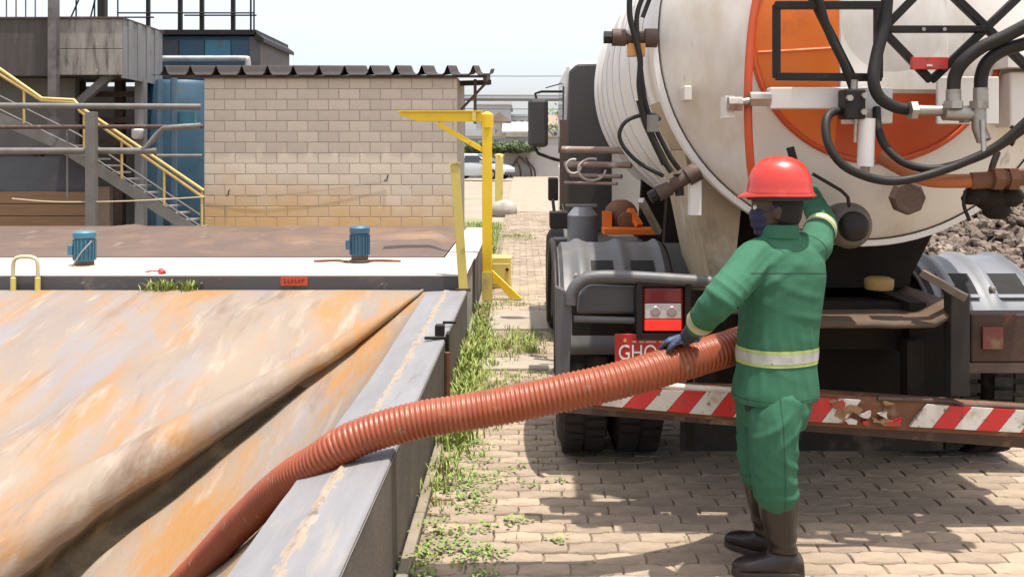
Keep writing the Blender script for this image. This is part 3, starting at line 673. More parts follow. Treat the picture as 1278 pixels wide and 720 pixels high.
pg = thing('pipe_bridge', 'dark overhead pipe bridge crossing beyond the block building roof', 'pipe bridge', P(640, 180, 100))
for py, r_ in ((119.5, .16), (123, .28)):
    bm = B(); tube(bm, [P(560, py, 100), P(720, py+.5, 100)], r_, 8); obj('pipe', bm, mat('far_dark_pipe', (.19, .19, .20), .7), pg)
for px in (578, 700):
    bm = B(); a = P(px, 120, 100); box(bm, a.x-.2, a.x+.2, 99.9, 100.3, gz(62), a.z); obj('pylon', bm, mat('far_dark_pipe', (.19, .19, .20), .7), pg)
for k, (pa, pb, lab) in enumerate(((95, 95.5, 'upper thin power line crossing the pale sky'), (136, 137.5, 'lower thin power line passing below the pipe bridge'))):
    bm = B(); tube(bm, spline([P(480, pa-1, 78), P(645, pa+.4, 78), P(830, pb-1, 78)], 5), .03, 5); obj('power_line', bm, BLACK, label=lab, cat='cable')

# ================================================================ YARD THINGS
# ---- yellow davit hoist
HYY = 11.5; q = HYY/1200
hx = (608-650)*q; top = EYE+(195-143)*q
hst = thing('yellow_hoist', 'yellow steel davit hoist with braced arm standing beside the basin wall', 'hoist', (hx, HYY, 0))
bm = B(); box(bm, hx-.058, hx+.058, HYY-.058, HYY+.058, .0, top); obj('post', bm, YEL, hst, bevel=.01)
ax = (499-650)*q; az = EYE+(195-146)*q
bm = B(); prism(bm, [(hx-.062, HYY-.05, az+.055), (hx-.062, HYY-.05, az-.06), (ax+.22, HYY-.05, az-.055), (ax, HYY-.05, az+.02), (ax, HYY-.05, az+.055)], (0, .1, 0)); obj('arm', bm, YEL, hst, bevel=.005)
bm = B(); box(bm, ax-.01, hx-.064, HYY-.075, HYY+.075, az+.057, az+.072); obj('arm_flange', bm, YEL, hst)
bm = B(); beam(bm, (hx-.05, HYY, az-.40), ((546-650)*q, HYY, az-.08), .06, .085, up=(0, 1, 0)); obj('brace', bm, YEL, hst, bevel=.006)
bm = B(); lathe(bm, (hx, HYY, top), [(.075, -.16), (.075, .0), (.02, .03)], 16, 'z'); obj('swivel_collar', bm, YEL, hst, smooth='auto')
bm = B(); prism(bm, [(hx+.06, HYY-.03, .36), (hx+.06, HYY-.03, .26), (hx+.28, HYY-.03, .02), (hx+.42, HYY-.03, .02)], (0, .07, 0)); obj('base_gusset', bm, YEL, hst, bevel=.005)
bm = B(); box(bm, hx-.06, hx+.06, HYY-.07, HYY-.06, .0, .34); obj('base_plate', bm, YEL_P, hst)
bm = B(); c = P(592, 150, HYY); box(bm, c.x-.02, c.x+.02, HYY-.09, HYY-.077, az-.05, az+.05); obj('hinge_plate', bm, YEL_P, hst)
bm = B(); q2 = 12.6/1200; bxx0, bxx1 = (613-650)*q2, (638-650)*q2; box(bm, bxx0, bxx1, 12.5, 12.85, .0, EYE+(195-320)*q2)
o = obj('valve_box', bm, YEL_P, bevel=.015, label='squat faded yellow steel box behind the base of the yellow hoist', cat='box')
bm = B(); box(bm, bxx0+.02, bxx1-.02, 12.485, 12.498, .06, EYE+(195-328)*q2); obj('door', bm, YEL_P, o, bevel=.004)
bm = B(); lathe(bm, ((bxx0+bxx1)/2+.08, 12.475, .25), [(.02, .012), (.02, -.01)], 8, 'y'); obj('latch', bm, BLACK, o)
# ---- leaning yellow post at the walkway corner
a = P(578.5, 361, 9.31); b = P(567.5, 205, 9.31)
bm = B(); beam(bm, a, b, .085, .085, up=(0, 1, 0)); o = obj('leaning_post', bm, YEL_P, bevel=.008, label='faded yellow square post leaning at the corner of the white walkway', cat='post')
bm = B(); obox(bm, b+V(-.0005, 0, .012), (.052, 0, .004), (0, .052, 0), (0, 0, .008)); obj('post_cap', bm, YEL_P, o)
bm = B(); obox(bm, a+V(0, .0, .0), (.07, 0, 0), (0, .05, 0), (0, 0, .012)); obj('foot_plate', bm, RUSTB, o)
# ---- distant yellow post
yp = 29.0; c = P(623, 266, yp)
bm = B(); box(bm, c.x-.12, c.x+.12, yp-.12, yp+.12, gz(yp)-.02, EYE+.0); o = obj('gate_post', bm, YEL_P, bevel=.02, label='pale yellow post by the road in front of the silver car', cat='post')
bm = B(); lathe(bm, (c.x, yp, EYE), [(.15, .002), (.15, .04), (.05, .07)], 4, 'z'); obj('post_cap', bm, YEL_P, o)
bm = B(); blob(bm, (c.x+.12, yp-.3, .1), (.45, .4, .33), 12, 8); 
for v in bm.verts: v.co += Vector((nnoise(v.co.x*5, v.co.y*5), 0, nnoise(v.co.x*4, v.co.z*4)))*.08
obj('boulder', bm, CONC, smooth=True, label='grey boulder at the foot of the pale yellow post', cat='boulder')

# ---- blue pump motors on the walkway
MB_ = mat('motor_blue', (.045, .12, .185), .5, c2=(.03, .08, .13), scale=8, dirt=(.15, .12, .10), dlo=.58, dhi=.75, dscale=7)
MBT = mat('motor_teal', (.06, .185, .255), .5, c2=(.04, .13, .19), scale=8, dirt=(.16, .13, .11), dlo=.58, dhi=.75, dscale=7)
def motor(c, h, r, label, m_, cable):
    c = Vector(c); t = thing('pump_motor', label, 'motor', c, 'pump motors on the walkway')
    bm = B(); lathe(bm, c, [(r*1.0, .0), (r*1.0, .03), (r*.8, .035), (r*.8, h*.2)], 20, 'z'); obj('flange', bm, RUSTB, t, smooth='auto')
    bm = B(); lathe(bm, c, [(r*.82, h*.2), (r*.86, h*.22), (r*.86, h*.78), (r*.8, h*.8)], 24, 'z'); obj('housing', bm, m_, t, smooth='auto')
    bm = B()
    for k in range(18):
        a = 2*math.pi*k/18; d = Vector((math.cos(a), math.sin(a), 0)); s = Vector((-d.y, d.x, 0)); obox(bm, c+d*r*.9+V(0, 0, h*.5), d*r*.07, s*.006, (0, 0, h*.27))
    obj('cooling_fin', bm, m_, t, kind='stuff')
    bm = B(); lathe(bm, c, [(r*.9, h*.8), (r*.96, h*.82), (r*.96, h*.95), (r*.75, h)], 24, 'z'); obj('fan_cover', bm, m_, t, smooth='auto')
    bm = B(); obox(bm, c+V(-r*1.02, -r*.3, h*.5), (r*.22, 0, 0), (0, r*.35, 0), (0, 0, h*.13)); obj('terminal_box', bm, m_, t, bevel=.006)
    if cable:
        bm = B(); tube(bm, spline([c+V(r*.95, -r*.7, h*.75), c+V(r*.2, -r*1.15, h*.45), c+V(-r*.5, -r*1.25, h*.1), c+V(-r*.7, -r*1.5, -.0)], 5), .008, 6); obj('cable', bm, STEEL, t)
q = 10.2
motor(P(105.5, 335, q)-V(0, 0, 0), .40, .12, 'teal blue pump motor with pale cable, near the hoop handrail', MBT, True)
motor(P(449, 328, q+.25), .40, .115, 'navy blue pump motor standing in front of the block building', MB_, False)
for k_ in (0,):
    pass
bm = B(); tube(bm, spline([P(392, 326, 10.5), P(420, 325, 10.45), P(440, 327, 10.4), P(470, 325, 10.5), P(500, 326, 10.5)], 4), .014, 6)
obj('rusty_cable', bm, RUST, label='short rusty cable lying on the walkway round the navy motor', cat='cable')
# ---- hoop handrail
hp = thing('hoop_handrail', 'small pale yellow hoop handrail at the front edge of the walkway', 'handrail', P(31, 362, 9.3))
hy = 9.3; pts = [P(16.5, 366, hy), P(16.5, 332, hy), P(18.5, 324, hy), P(24, 321, hy), P(31.5, 320.5, hy), P(39, 321, hy), P(45, 324, hy), P(47, 332, hy), P(47, 366, hy)]
bm = B(); tube(bm, spline(pts, 4), .019, 10); obj('hoop', bm, mat('hoop_paint', (.58, .52, .33), .5, c2=(.5, .44, .22), scale=6), hp, smooth=True)
for px in (16.5, 47):
    bm = B(); lathe(bm, P(px, 361, hy), [(.026, -.04), (.026, .11), (.02, .113)], 12, 'z'); obj('sleeve', bm, YEL_P, hp)
# ---- warning label
a = P(350.5, 345.5, 9.335); b = P(384, 356.5, 9.335)
bm = B(); box(bm, a.x, b.x, 9.327, 9.333, b.z, a.z); o = obj('warning_sign', bm, mat('sign_red', (.55, .07, .025), .5, c2=(.45, .055, .02), scale=8), label='small red warning sign with worn dark lettering on the walkway face', cat='sign')
rs_ = random.Random(2); bm = B(); sx = a.x+.035; zc_ = (a.z+b.z)/2+.004      # worn-out lettering, no longer readable in the photograph
while sx < b.x-.045:
    hh = rs_.uniform(.014, .02); box(bm, sx, sx+.008, 9.3245, 9.3265, zc_-hh, zc_+hh); zz = zc_+rs_.choice((-.012, 0, .012)); box(bm, sx+.0085, sx+rs_.uniform(.018, .026), 9.3245, 9.3265, zz-.004, zz+.004); sx += .034
obj('worn_lettering', bm, mat('sign_ink', (.09, .018, .012), .6), o, kind='stuff')
# ---- iron bracket on the wall edge
ib = thing('wall_bracket', 'black iron clamp bracket bolted over the edge of the basin wall', 'bracket', (-.55, 6.7, wtop(6.7)))
cy = 6.75; z = wtop(cy)
bm = B(); box(bm, -.60, -.535, cy-.05, cy+.03, z+.002, z+.075); obj('clamp_block', bm, BLACK, ib, bevel=.005)
bm = B(); box(bm, -.66, -.51, cy-.17, cy-.13, z+.0, z+.016); obj('foot_bar', bm, BLACK, ib)
bm = B(); box(bm, -.58, -.48, cy+.38, cy+.41, z+.012, z+.028); obj('top_bar', bm, BLACK, ib)
bm = B(); box(bm, -.518, -.495, cy-.14, cy-.02, z-.30, z+.03); obj('hanger', bm, BLACK, ib)
bm = B(); tube(bm, [(-.49, cy-.35, z-.05), (-.49, cy-.35, z-.40)], .02, 8); obj('drain_pipe', bm, RUST, ib)
# ---- concrete crossing strips in the verge
for k, (xa, xb, ya, yb, lab) in enumerate(((-.36, .28, 7.72, 8.12, 'pale concrete strip set among weeds beside the truck wheel'), (-.34, .42, 9.5, 10.6, 'wide pale concrete strip in the paving before the yellow hoist'))):
    bm = B(); box(bm, xa, xb, ya, yb, -.05, .022); obj('concrete_strip', bm, CONC_L, bevel=.012, label=lab, cat='slab')

# ---- weeds
def blades(name, spots, m_, label=None, parent=None, top=True):
    vs, fs = [], []; rr = random.Random(len(spots))
    for (x, y, z, h, n, sp) in spots:
        for k in range(n):
            a = rr.uniform(0, 6.283); d = Vector((math.cos(a), math.sin(a), 0)); s = Vector((-d.y, d.x, 0)); o = Vector((x+rr.gauss(0, sp), y+rr.gauss(0, sp), z))
            hh = h*rr.uniform(.45, 1.15); w_ = hh*rr.uniform(.025, .045)+.0016; ln = hh*rr.uniform(.15, .75); b0 = len(vs)
            vs += [o-s*w_, o+s*w_, o+d*ln*.35+s*w_*.8+V(0, 0, hh*.6), o+d*ln*.35-s*w_*.8+V(0, 0, hh*.6), o+d*ln+V(0, 0, hh*rr.uniform(.75, 1))]
            fs += [(b0, b0+1, b0+2, b0+3), (b0+3, b0+2, b0+4)]
    me = bpy.data.meshes.new(name); me.from_pydata(vs, [], fs); kw = {}
    return linkobj(name, me, m_, parent, kind='stuff', label=label, cat='grass')
def leaves(name, spots, m_, label):
    vs, fs = [], []; rr = random.Random(5)
    for (x, y, z, r, n, ls) in spots:
        for k in range(n):
            a = rr.uniform(0, 6.283); q = r*math.sqrt(rr.random()); p = Vector((x+math.cos(a)*q, y+math.sin(a)*q, z+rr.uniform(.002, .035)*(1.2-q/r)))
            a = rr.uniform(0, 6.283); d = Vector((math.cos(a), math.sin(a), rr.uniform(-.1, .6))).normalized(); e = d.cross(V(0, 0, 1)).normalized(); s = ls*rr.uniform(.5, 1.3); b0 = len(vs)
            vs += [p, p+d*s*.5+e*s*.28+V(0, 0, s*.12), p+d*s, p+d*s*.5-e*s*.28+V(0, 0, s*.12)]; fs.append((b0, b0+1, b0+2, b0+3))
    me = bpy.data.meshes.new(name); me.from_pydata(vs, [], fs); return linkobj(name, me, m_, kind='stuff', label=label, cat='weeds')
rr = random.Random(3); sp = []
for k in range(520):
    y = rr.uniform(4.6, 11.2); dens = interp(y, [(4.6, .15), (5.4, .4), (6, 1), (8.4, 1), (9.2, .5), (11.2, .3)])
    if rr.random() > dens: continue
    wdt = interp(y, [(4.6, .06), (6, .10), (8, .12), (11, .08)]); x = -.46+abs(rr.gauss(0, wdt))
    sp.append((x, y, -.01, interp(y, [(4.6, .07), (6, .16), (8, .16), (11, .11)])*math.exp(-(x+.46)*2.6), 10, .04))
for k in range(80):
    x, y = rr.gauss(-.05, .16), rr.gauss(8.75, .3); sp.append((x, y, -.01, .09, 12, .05))
for k in range(60): sp.append((rr.uniform(-.4, .25), rr.gauss(7.3, .3), -.01, .05, 14, .04))
for k in range(26): sp.append((rr.uniform(-.4, .3), rr.gauss(11.3, .25), -.01, .06, 14, .05))
blades('grass_verge', sp, GRASS, 'tall ragged grass growing along the foot of the basin wall')
sp = []
for k in range(330):
    # sprigs along the joints of the paving
    y = rr.uniform(3.9, 8.2); x = -.44+abs(rr.gauss(0, .30)); 
    if nnoise(x*2.2, y*1.7, 12) < -.08: continue
    j = round((y-RY0)/PD)*PD+RY0; sp.append((x, j+rr.gauss(0, .01), -.012, rr.uniform(.015, .045), 7, .022))
for k in range(70):
    j = round((rr.uniform(3.9, 6.5)-RY0)/PD)*PD+RY0; sp.append((rr.uniform(-.1, .9), j, -.012, rr.uniform(.012, .03), 5, .02))
blades('joint_grass', sp, GRASS, 'short grass sprouting from the paver joints near the wall')
sp = []
for (x, y, r, n) in ((-.33, 5.05, .17, 260), (-.22, 4.75, .12, 120), (-.36, 4.45, .12, 150), (-.40, 4.15, .12, 170), (-.22, 4.12, .09, 80), (-.30, 5.45, .14, 170), (-.05, 4.5, .06, 45), (-.12, 5.2, .09, 70), (.03, 5.0, .05, 25), (-.38, 5.8, .12, 160), (.16, 4.3, .04, 20), (-.1, 4.15, .06, 45), (-.18, 3.95, .07, 50), (-.42, 3.9, .1, 100), (.2, 5.1, .05, 25)):
    for k in range(5): sp.append((x+rr.gauss(0, r*.6), y+rr.gauss(0, r*.6), 0, r*.7, n//5, .026))
leaves('creeping_weeds', sp, LEAF, 'low creeping weeds spread over the pavers by the kerb')
sp = []
for k in range(34):
    x = P(rr.uniform(182, 243), 360, 9.3).x; sp.append((x, 9.31+rr.gauss(0, .015), .39, rr.uniform(.10, .17), 14, .02))
blades('walkway_grass', sp, GRASS, 'tuft of fresh grass against the dark walkway face')
o = P(199, 340, 9.5); bm = B(); tube(bm, spline([P(180, 340, 9.6), P(190, 338, 9.5), P(199, 339, 9.45), P(203, 342, 9.4)], 4), .008, 6); tube(bm, [P(200, 337.5, 9.45), P(204, 341, 9.42)], .03, 8)
obj('red_cable_plug', bm, mat('plug_red', (.5, .04, .05), .5), label='small red plug on a cable lying on the walkway above the grass', cat='plug')
sp = []
for k in range(230): 
    y = rr.uniform(15.8, 25); sp.append((rr.uniform(-1.2, -.42)-.015*(y-16), y, -.08, .16, 14, .12))
for k in range(50): sp.append((rr.gauss(-.05, .25), rr.gauss(20.5, .5), -.01, .07, 12, .1))
blades('yard_grass', sp, mat('bright_grass', (.17, .24, .035), .7, c2=(.24, .28, .06), scale=1.2, rnd=.25, island=True), 'patch of bright grass by the corner of the block building')
sp = []
for k in range(700): sp.append((rr.uniform(6.0, 12.5), rr.uniform(13.5, 20), .1, .25, 10, .12))
blades('bank_grass', sp, mat('bright_grass', (.17, .24, .035), .7), 'green grass growing beyond the stone pile')

# ---- parked car
CARP = mat('silver_car_paint', (.55, .55, .55), .3, .35, c2=(.5, .5, .5), scale=3, coat=.5); GLS = mat('car_glass', (.03, .035, .04), .08, spec=.8)
cY = 54.0; cg = gz(cY); car = thing('parked_car', 'silver hatchback parked across the far end of the road', 'car', (0, 0, 0))
def carsec(x, zlo, zhi, w_, wt):
    pts = []
    for (u, v) in ((-1, 0), (-1, .45), (-.97, .8), (-wt, 1), (wt, 1), (.97, .8), (1, .45), (1, 0)):
        pts.append(Vector((x, u*w_, zlo+(zhi-zlo)*v)))
    return pts
bm = B(); loft(bm, [carsec(-1.98, .35, .80, .74, .85), carsec(-1.9, .25, .92, .80, .88), carsec(-1.2, .22, .95, .83, .9), carsec(0, .2, .95, .84, .9), carsec(.9, .22, .92, .83, .88), carsec(1.6, .24, .80, .80, .84), carsec(1.88, .28, .70, .74, .8), carsec(1.97, .36, .58, .66, .75)])
obj('body', bm, CARP, car, smooth='auto', bevel=.03)
bm = B(); rings = []
for (z, xf, xb, w_) in ((.93, 1.02, -1.80, .76), (1.2, .55, -1.62, .68), (1.4, .12, -1.35, .60), (1.44, -.05, -1.2, .55)):
    rings.append([Vector(p) for p in ((xf, -w_*.85, z), (xf-.12, -w_, z), (xb+.1, -w_, z), (xb, -w_*.85, z), (xb, w_*.85, z), (xb+.1, w_, z), (xf-.12, w_, z), (xf, w_*.85, z))])
loft(bm, rings); obj('cabin', bm, CARP, car, smooth='auto')
for (xa, xb, xc, xd) in ((-1.5, -.62, -1.35, -.60), (-.52, .78, -.5, .32)):
    for s in (-1, 1):
        bm = B(); prism(bm, [(xa, s*.775, .96), (xb, s*.775, .96), (xd, s*.655, 1.33), (xc, s*.655, 1.33)], (0, -s*.03, 0)); obj('side_window', bm, GLS, car)
bm = B(); prism(bm, [(1.02, -.62, .97), (1.02, .62, .97), (.2, .5, 1.39), (.2, -.5, 1.39)], (.03, 0, .02)); obj('windscreen', bm, GLS, car)
bm = B(); prism(bm, [(-1.80, -.6, .98), (-1.80, .6, .98), (-1.42, .5, 1.38), (-1.42, -.5, 1.38)], (-.03, 0, .02)); obj('rear_window', bm, GLS, car)
for x in (-1.22, 1.22):
    for s in (-1, 1):
        bm = B(); lathe(bm, (x, s*.76, .3), [(.2, -.1), (.29, -.09), (.3, 0), (.29, .09), (.2, .1)], 20, 'y'); wv = obj('wheel', bm, RUBBER, car, smooth='auto')
        bm = B(); lathe(bm, (x, s*.86, .3), [(.19, -.03), (.17, .01), (.05, .02)], 16, 'y'); obj('rim', bm, STEEL, wv)
for s in (-1, 1):
    bm = B(); obox(bm, (1.86, s*.55, .62), (.07, 0, -.02), (0, .14, 0), (0, 0, .06)); obj('headlight', bm, mat('headlamp', (.75, .75, .72), .15), car)
    bm = B(); obox(bm, (.62, s*.92, 1.0), (.05, 0, 0), (0, .09, 0), (0, 0, .06)); obj('wing_mirror', bm, CARP, car)
bm = B(); obox(bm, (1.97, 0, .34), (.04, 0, 0), (0, .68, 0), (0, 0, .09)); obj('bumper', bm, mat('bumper_dark', (.06, .06, .06), .6), car, bevel=.03)
car.location = (P(597, 0, cY).x, cY, cg-.0); car.rotation_euler = (0, 0, R(-24))
for ch in car.children: ch.matrix_parent_inverse = Matrix()

# ---- stone pile to the right of the truck
STN = mat('broken_stone', (.17, .128, .098), .9, c2=(.10, .075, .058), scale=6, bump=.5, bscale=40, rnd=.42, island=True, dirt=(.26, .21, .165), dlo=.55, dhi=.7)
pile = thing('stone_pile', 'heap of broken brown stones beyond the pale right fender', 'stone pile', (5.4, 11, 0))
def pz(x, y):
    return max(0, 1.5*math.exp(-((x-6.0)/2.6)**2-((y-12.2)/2.3)**2)-.08+.12*nnoise(x*1.3, y*1.3, 2))
bm = B(); grid = [[bm.verts.new((2.6+i*.15, 8.6+j*.15, pz(2.6+i*.15, 8.6+j*.15)-.06)) for i in range(50)] for j in range(48)]
for a, b in zip(grid, grid[1:]):
    for i in range(49): bm.faces.new((a[i], a[i+1], b[i+1], b[i]))
obj('heap', bm, mat('stone_fines', (.16, .125, .10), .95, c2=(.10, .08, .065), scale=10, bump=.6), pile, smooth=True)
smesh = []
for k in range(6):
    b_ = B(); blob(b_, (0, 0, 0), (1, .62, .5), 7, 5); rs = random.Random(k)
    for v in b_.verts: v.co *= rs.uniform(.75, 1.2)
    bmesh.ops.recalc_face_normals(b_, faces=b_.faces[:]); me = bpy.data.meshes.new('stone'); b_.to_mesh(me); b_.free(); me.materials.append(STN); smesh.append(me)
cand = []
rr = random.Random(8)
for k in range(9000):
    x, y = rr.uniform(3, 9.5), rr.uniform(9.0, 15.0); z = pz(x, y)
    if z < .06: continue
    cand.append((x, y, z))
def vis(c):
    px, py = 650+1200*c[0]/c[1], 195+1200*(EYE-c[2])/c[1]
    return 1150 < px < 1285 and 225 < py < 345
near = [c for c in cand if vis(c)][:300]; ns = set(near)
def srot(r_): return (r_.uniform(-.9, .9), r_.uniform(-.9, .9), r_.uniform(0, 6.28))
for (x, y, z) in near:
    s = rr.uniform(.055, .12); o = linkobj('stone', rr.choice(smesh), None, pile, loc=(x-pile.location.x, y-pile.location.y, z+rr.uniform(-.01, .03))); o.scale = (s, s, s); o.rotation_euler = srot(rr)
vs, fs = [], []
from mathutils import Euler
for (x, y, z) in cand:
    if (x, y, z) in ns: continue
    me = rr.choice(smesh); s = rr.uniform(.05, .12); E = Euler(srot(rr)).to_matrix(); b0 = len(vs); o = Vector((x, y, z+rr.uniform(-.02, .02)))
    vs += [o+E @ (v.co*s) for v in me.vertices]; fs += [tuple(b0+i for i in p.vertices) for p in me.polygons]
me = bpy.data.meshes.new('small_stones'); me.from_pydata(vs, [], fs); linkobj('small_stones', me, STN, pile, kind='stuff')

# ================================================================ TRUCK
TCX = 1.667; TCZ = 2.31; TR = 1.0; TY0 = 4.70; TY1 = 8.45
trk = thing('vacuum_truck', 'white vacuum tanker truck with orange rear disc seen from behind', 'truck', (1.53, 6.5, 0))
def part(name, bm, m_, parent=None, **kw): return obj(name, bm, m_, parent or trk, **kw)
def ring_pts(r, y, n=96, a0=0):
    return [Vector((TCX+r*math.cos(2*math.pi*i/n+a0), y, TCZ+r*math.sin(2*math.pi*i/n+a0))) for i in range(n)]
# tank shell: upper painted, lower rear underside caked with grime
bm = B(); loft(bm, [ring_pts(TR, TY0+.05), ring_pts(TR, 5.3), ring_pts(TR, 6.3), ring_pts(TR, 7.4), ring_pts(TR, TY1), ring_pts(TR*.93, TY1+.16), ring_pts(TR*.7, TY1+.28), ring_pts(.2, TY1+.34)])
shell = part('tank_shell', bm, WHITE, smooth='auto')
for y in (5.35, 5.95, 6.55, 7.05, 7.5, 7.95, 8.35):
    bm = B(); loft(bm, [ring_pts(TR+.002, y-.035), ring_pts(TR+.028, y-.025), ring_pts(TR+.028, y+.025), ring_pts(TR+.002, y+.035)], cap=False); part('stiffener_ring', bm, WHITE, shell, smooth='auto')
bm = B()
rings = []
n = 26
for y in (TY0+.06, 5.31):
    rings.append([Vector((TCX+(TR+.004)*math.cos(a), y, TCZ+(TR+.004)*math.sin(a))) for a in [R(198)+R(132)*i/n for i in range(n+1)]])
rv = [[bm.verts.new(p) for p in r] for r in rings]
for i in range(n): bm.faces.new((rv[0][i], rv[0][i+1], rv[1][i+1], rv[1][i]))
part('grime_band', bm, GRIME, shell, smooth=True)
# dished rear door and its flange
def dish(r): return TY0-.27*(1-(r/TR)**2)**.8 if r < TR else TY0
DISHM = mat('dish_paint', (.75, .715, .675), .42, c2=(.67, .62, .565), scale=1.6, dirt=[((.47, .38, .27), .52, .74, 1.5, (1, 1, .5)), ((.30, .21, .14), .66, .76, 7, (1, 1, .35))])
bm = B(); rr_ = [1.0, .985, .95, .9, .84, .76, .66, .54, .42, .3, .18, .08, .02]
loft(bm, [ring_pts(r, dish(r)) for r in rr_]); dsh = part('rear_dish', bm, DISHM, smooth=True)
bm = B(); loft(bm, [ring_pts(1.0, TY0-.012), ring_pts(1.028, TY0-.012), ring_pts(1.032, TY0+.0), ring_pts(1.032, TY0+.045), ring_pts(1.0, TY0+.05)], cap=False); part('door_flange', bm, WHITE, smooth='auto')
# orange painted disc on the dish, with the white block that cuts its upper right quarter
OCX, OCZ, OR_ = 1.667, EYE+(195-52)/255, .575
def on_dish(x, z, off):
    return Vector((x, dish(math.hypot(x-TCX, z-TCZ))-off, z))
def patch(inside, off, m_, name, step=.0125):
    bm = B(); xs_ = [OCX-.62+step*i for i in range(int(1.24/step)+1)]; zs_ = [OCZ-.62+step*i for i in range(int(1.24/step)+1)]
    vd = {}
    def vtx(i, j):
        if (i, j) not in vd: vd[(i, j)] = bm.verts.new(on_dish(xs_[i], zs_[j], off))
        return vd[(i, j)]
    for i in range(len(xs_)-1):
        for j in range(len(zs_)-1):
            if inside((xs_[i]+xs_[i+1])/2, (zs_[j]+zs_[j+1])/2): bm.faces.new((vtx(i, j), vtx(i+1, j), vtx(i+1, j+1), vtx(i, j+1)))
    return part(name, bm, m_, dsh, smooth=True)
def px2xz(px, py): return (px-650)/266, EYE+(195-py)/266          # on the dish, about 4.5 m away
def disc_poly(filter_quadrant, off, m_, name):
    """exact sector of the disc built from radial rings"""
    bm = B(); vd = {}
    N, K = 96, 14
    pts = {}
    for i in range(N+1):
        a = 2*math.pi*i/N
        for k in range(K+1):
            r = OR_*k/K; pts[(i, k)] = (OCX+r*math.cos(a), OCZ+r*math.sin(a))
    for i in range(N):
        for k in range(K):
            quad = [pts[(i, k)], pts[(i, k+1)], pts[(i+1, k+1)], pts[(i+1, k)]]
            cx = sum(p[0] for p in quad)/4; cz = sum(p[1] for p in quad)/4
            vs_ = [bm.verts.new(on_dish(x, z, off)) for x, z in quad]; bm.faces.new(vs_)
    bmesh.ops.remove_doubles(bm, verts=bm.verts[:], dist=1e-5)
    for (co, no) in filter_quadrant:
        bmesh.ops.bisect_plane(bm, geom=bm.verts[:]+bm.edges[:]+bm.faces[:], plane_co=co, plane_no=no, clear_outer=True)
    return part(name, bm, m_, dsh, smooth=True)
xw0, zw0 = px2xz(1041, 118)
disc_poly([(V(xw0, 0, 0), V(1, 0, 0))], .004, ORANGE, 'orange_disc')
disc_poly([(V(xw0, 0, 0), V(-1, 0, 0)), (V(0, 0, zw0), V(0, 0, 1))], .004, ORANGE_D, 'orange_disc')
bm = B(); aa = [R(95)+R(250)*i/60 for i in range(61)]
pl = [on_dish(OCX+(OR_+.012)*math.cos(a), OCZ+(OR_+.012)*math.sin(a), .008) for a in aa]
tube(bm, pl, .014, 8); part('disc_rim', bm, ORANGE_D, dsh, smooth=True)
for za in (66,):
    bm = B(); a0 = on_dish(*px2xz(945, 66), .010); a1 = on_dish(*px2xz(1041, 62), .010)
    tube(bm, [a0, on_dish(*px2xz(990, 64.5), .010), a1], .006, 6); part('disc_weld', bm, ORANGE, dsh)
# bright pale plate to the right (white block bolted on the dish)
bm = B(); u = P(1042, 113, 4.40); v = P(1186, -30, 4.40)
prism(bm, [on_dish(*px2xz(1042, 114), .012), on_dish(*px2xz(1176, 114), .012), on_dish(*px2xz(1176, -60), .012), on_dish(*px2xz(1042, -60), .012)], (0, -.012, 0))
part('white_panel', bm, DISHM, dsh, bevel=.004)

FY = 4.30
def F(px, py, dy=0): return P(px, py, FY+dy)
def T(name, pts, r, m_, sm=0, parent=None, n=10):
    bm = B(); tube(bm, spline(pts, sm) if sm else pts, r, n); return part(name, bm, m_, parent, smooth='auto')
# hinge beam across the dish
bm = B(); a = F(960, 122); b = F(1102, 123); box(bm, a.x, b.x, FY-.02, FY+.05, a.z-.05, a.z+.045); hb = part('hinge_beam', bm, WHITE, bevel=.006)
T('hinge_bolt', [F(911, 130), F(930, 127), F(960, 124)], .017, STEEL, 0, hb)
bm = B(); bolt(bm, F(917, 130), .035, .03, 'x'); bolt(bm, F(948, 124), .035, .045, 'x'); part('hinge_nut', bm, STEEL, hb)
bm = B(); a = F(913, 133); box(bm, a.x-.02, a.x+.02, FY+.03, FY+.14, a.z-.05, a.z+.05); part('hinge_lug', bm, WHITE, hb)
bm = B(); a = F(1075, 135); box(bm, a.x-.06, a.x+.13, FY-.03, FY+.10, a.z-.07, a.z+.09); part('hinge_bracket', bm, WHITE, hb, bevel=.006)
# black tubular guard frames
gf = []
def bar(p, q, w_=.035, d=.035, name='guard_bar', Y=FY-.08, m_=BLACK):
    bm = B(); beam(bm, P(*p, Y), P(*q, Y), d, w_, up=(0, 1, 0)); return part(name, bm, m_, bevel=.005)
bar((967, 7), (1098, 7)); bar((1096, 5), (1096, 98), .036); bar((968, 96), (1100, 97), .03); bar((969, 6), (969, 98), .022)
bar((1102, 37), (1228, 37), .045, .03); bar((1100, 39), (1150, -12), .02); bar((1102, 39), (1162, 101), .028); bar((1162, 101), (1278, -10), .028)
bar((1184, -10), (1290, 92), .036); bar((1010, -10), (1064, 98), .034, Y=FY-.05)
bm = B(); box(bm, P(1137, 0, FY-.12).x, P(1182, 0, FY-.12).x, FY-.13, FY-.105, P(0, 90, FY).z, P(0, 75, FY).z); rf = part('red_reflector', bm, RED, bevel=.003)
bm = B(); obox(bm, P(1160, 82, FY-.134), (.013, 0, 0), (0, .003, 0), (0, 0, .004)); part('reflector_mark', bm, SILV, rf)
bm = B()
for px in (1152, 1178): bolt(bm, P(px, 37, FY-.1), .009, .01)
part('guard_bolt', bm, STEEL)
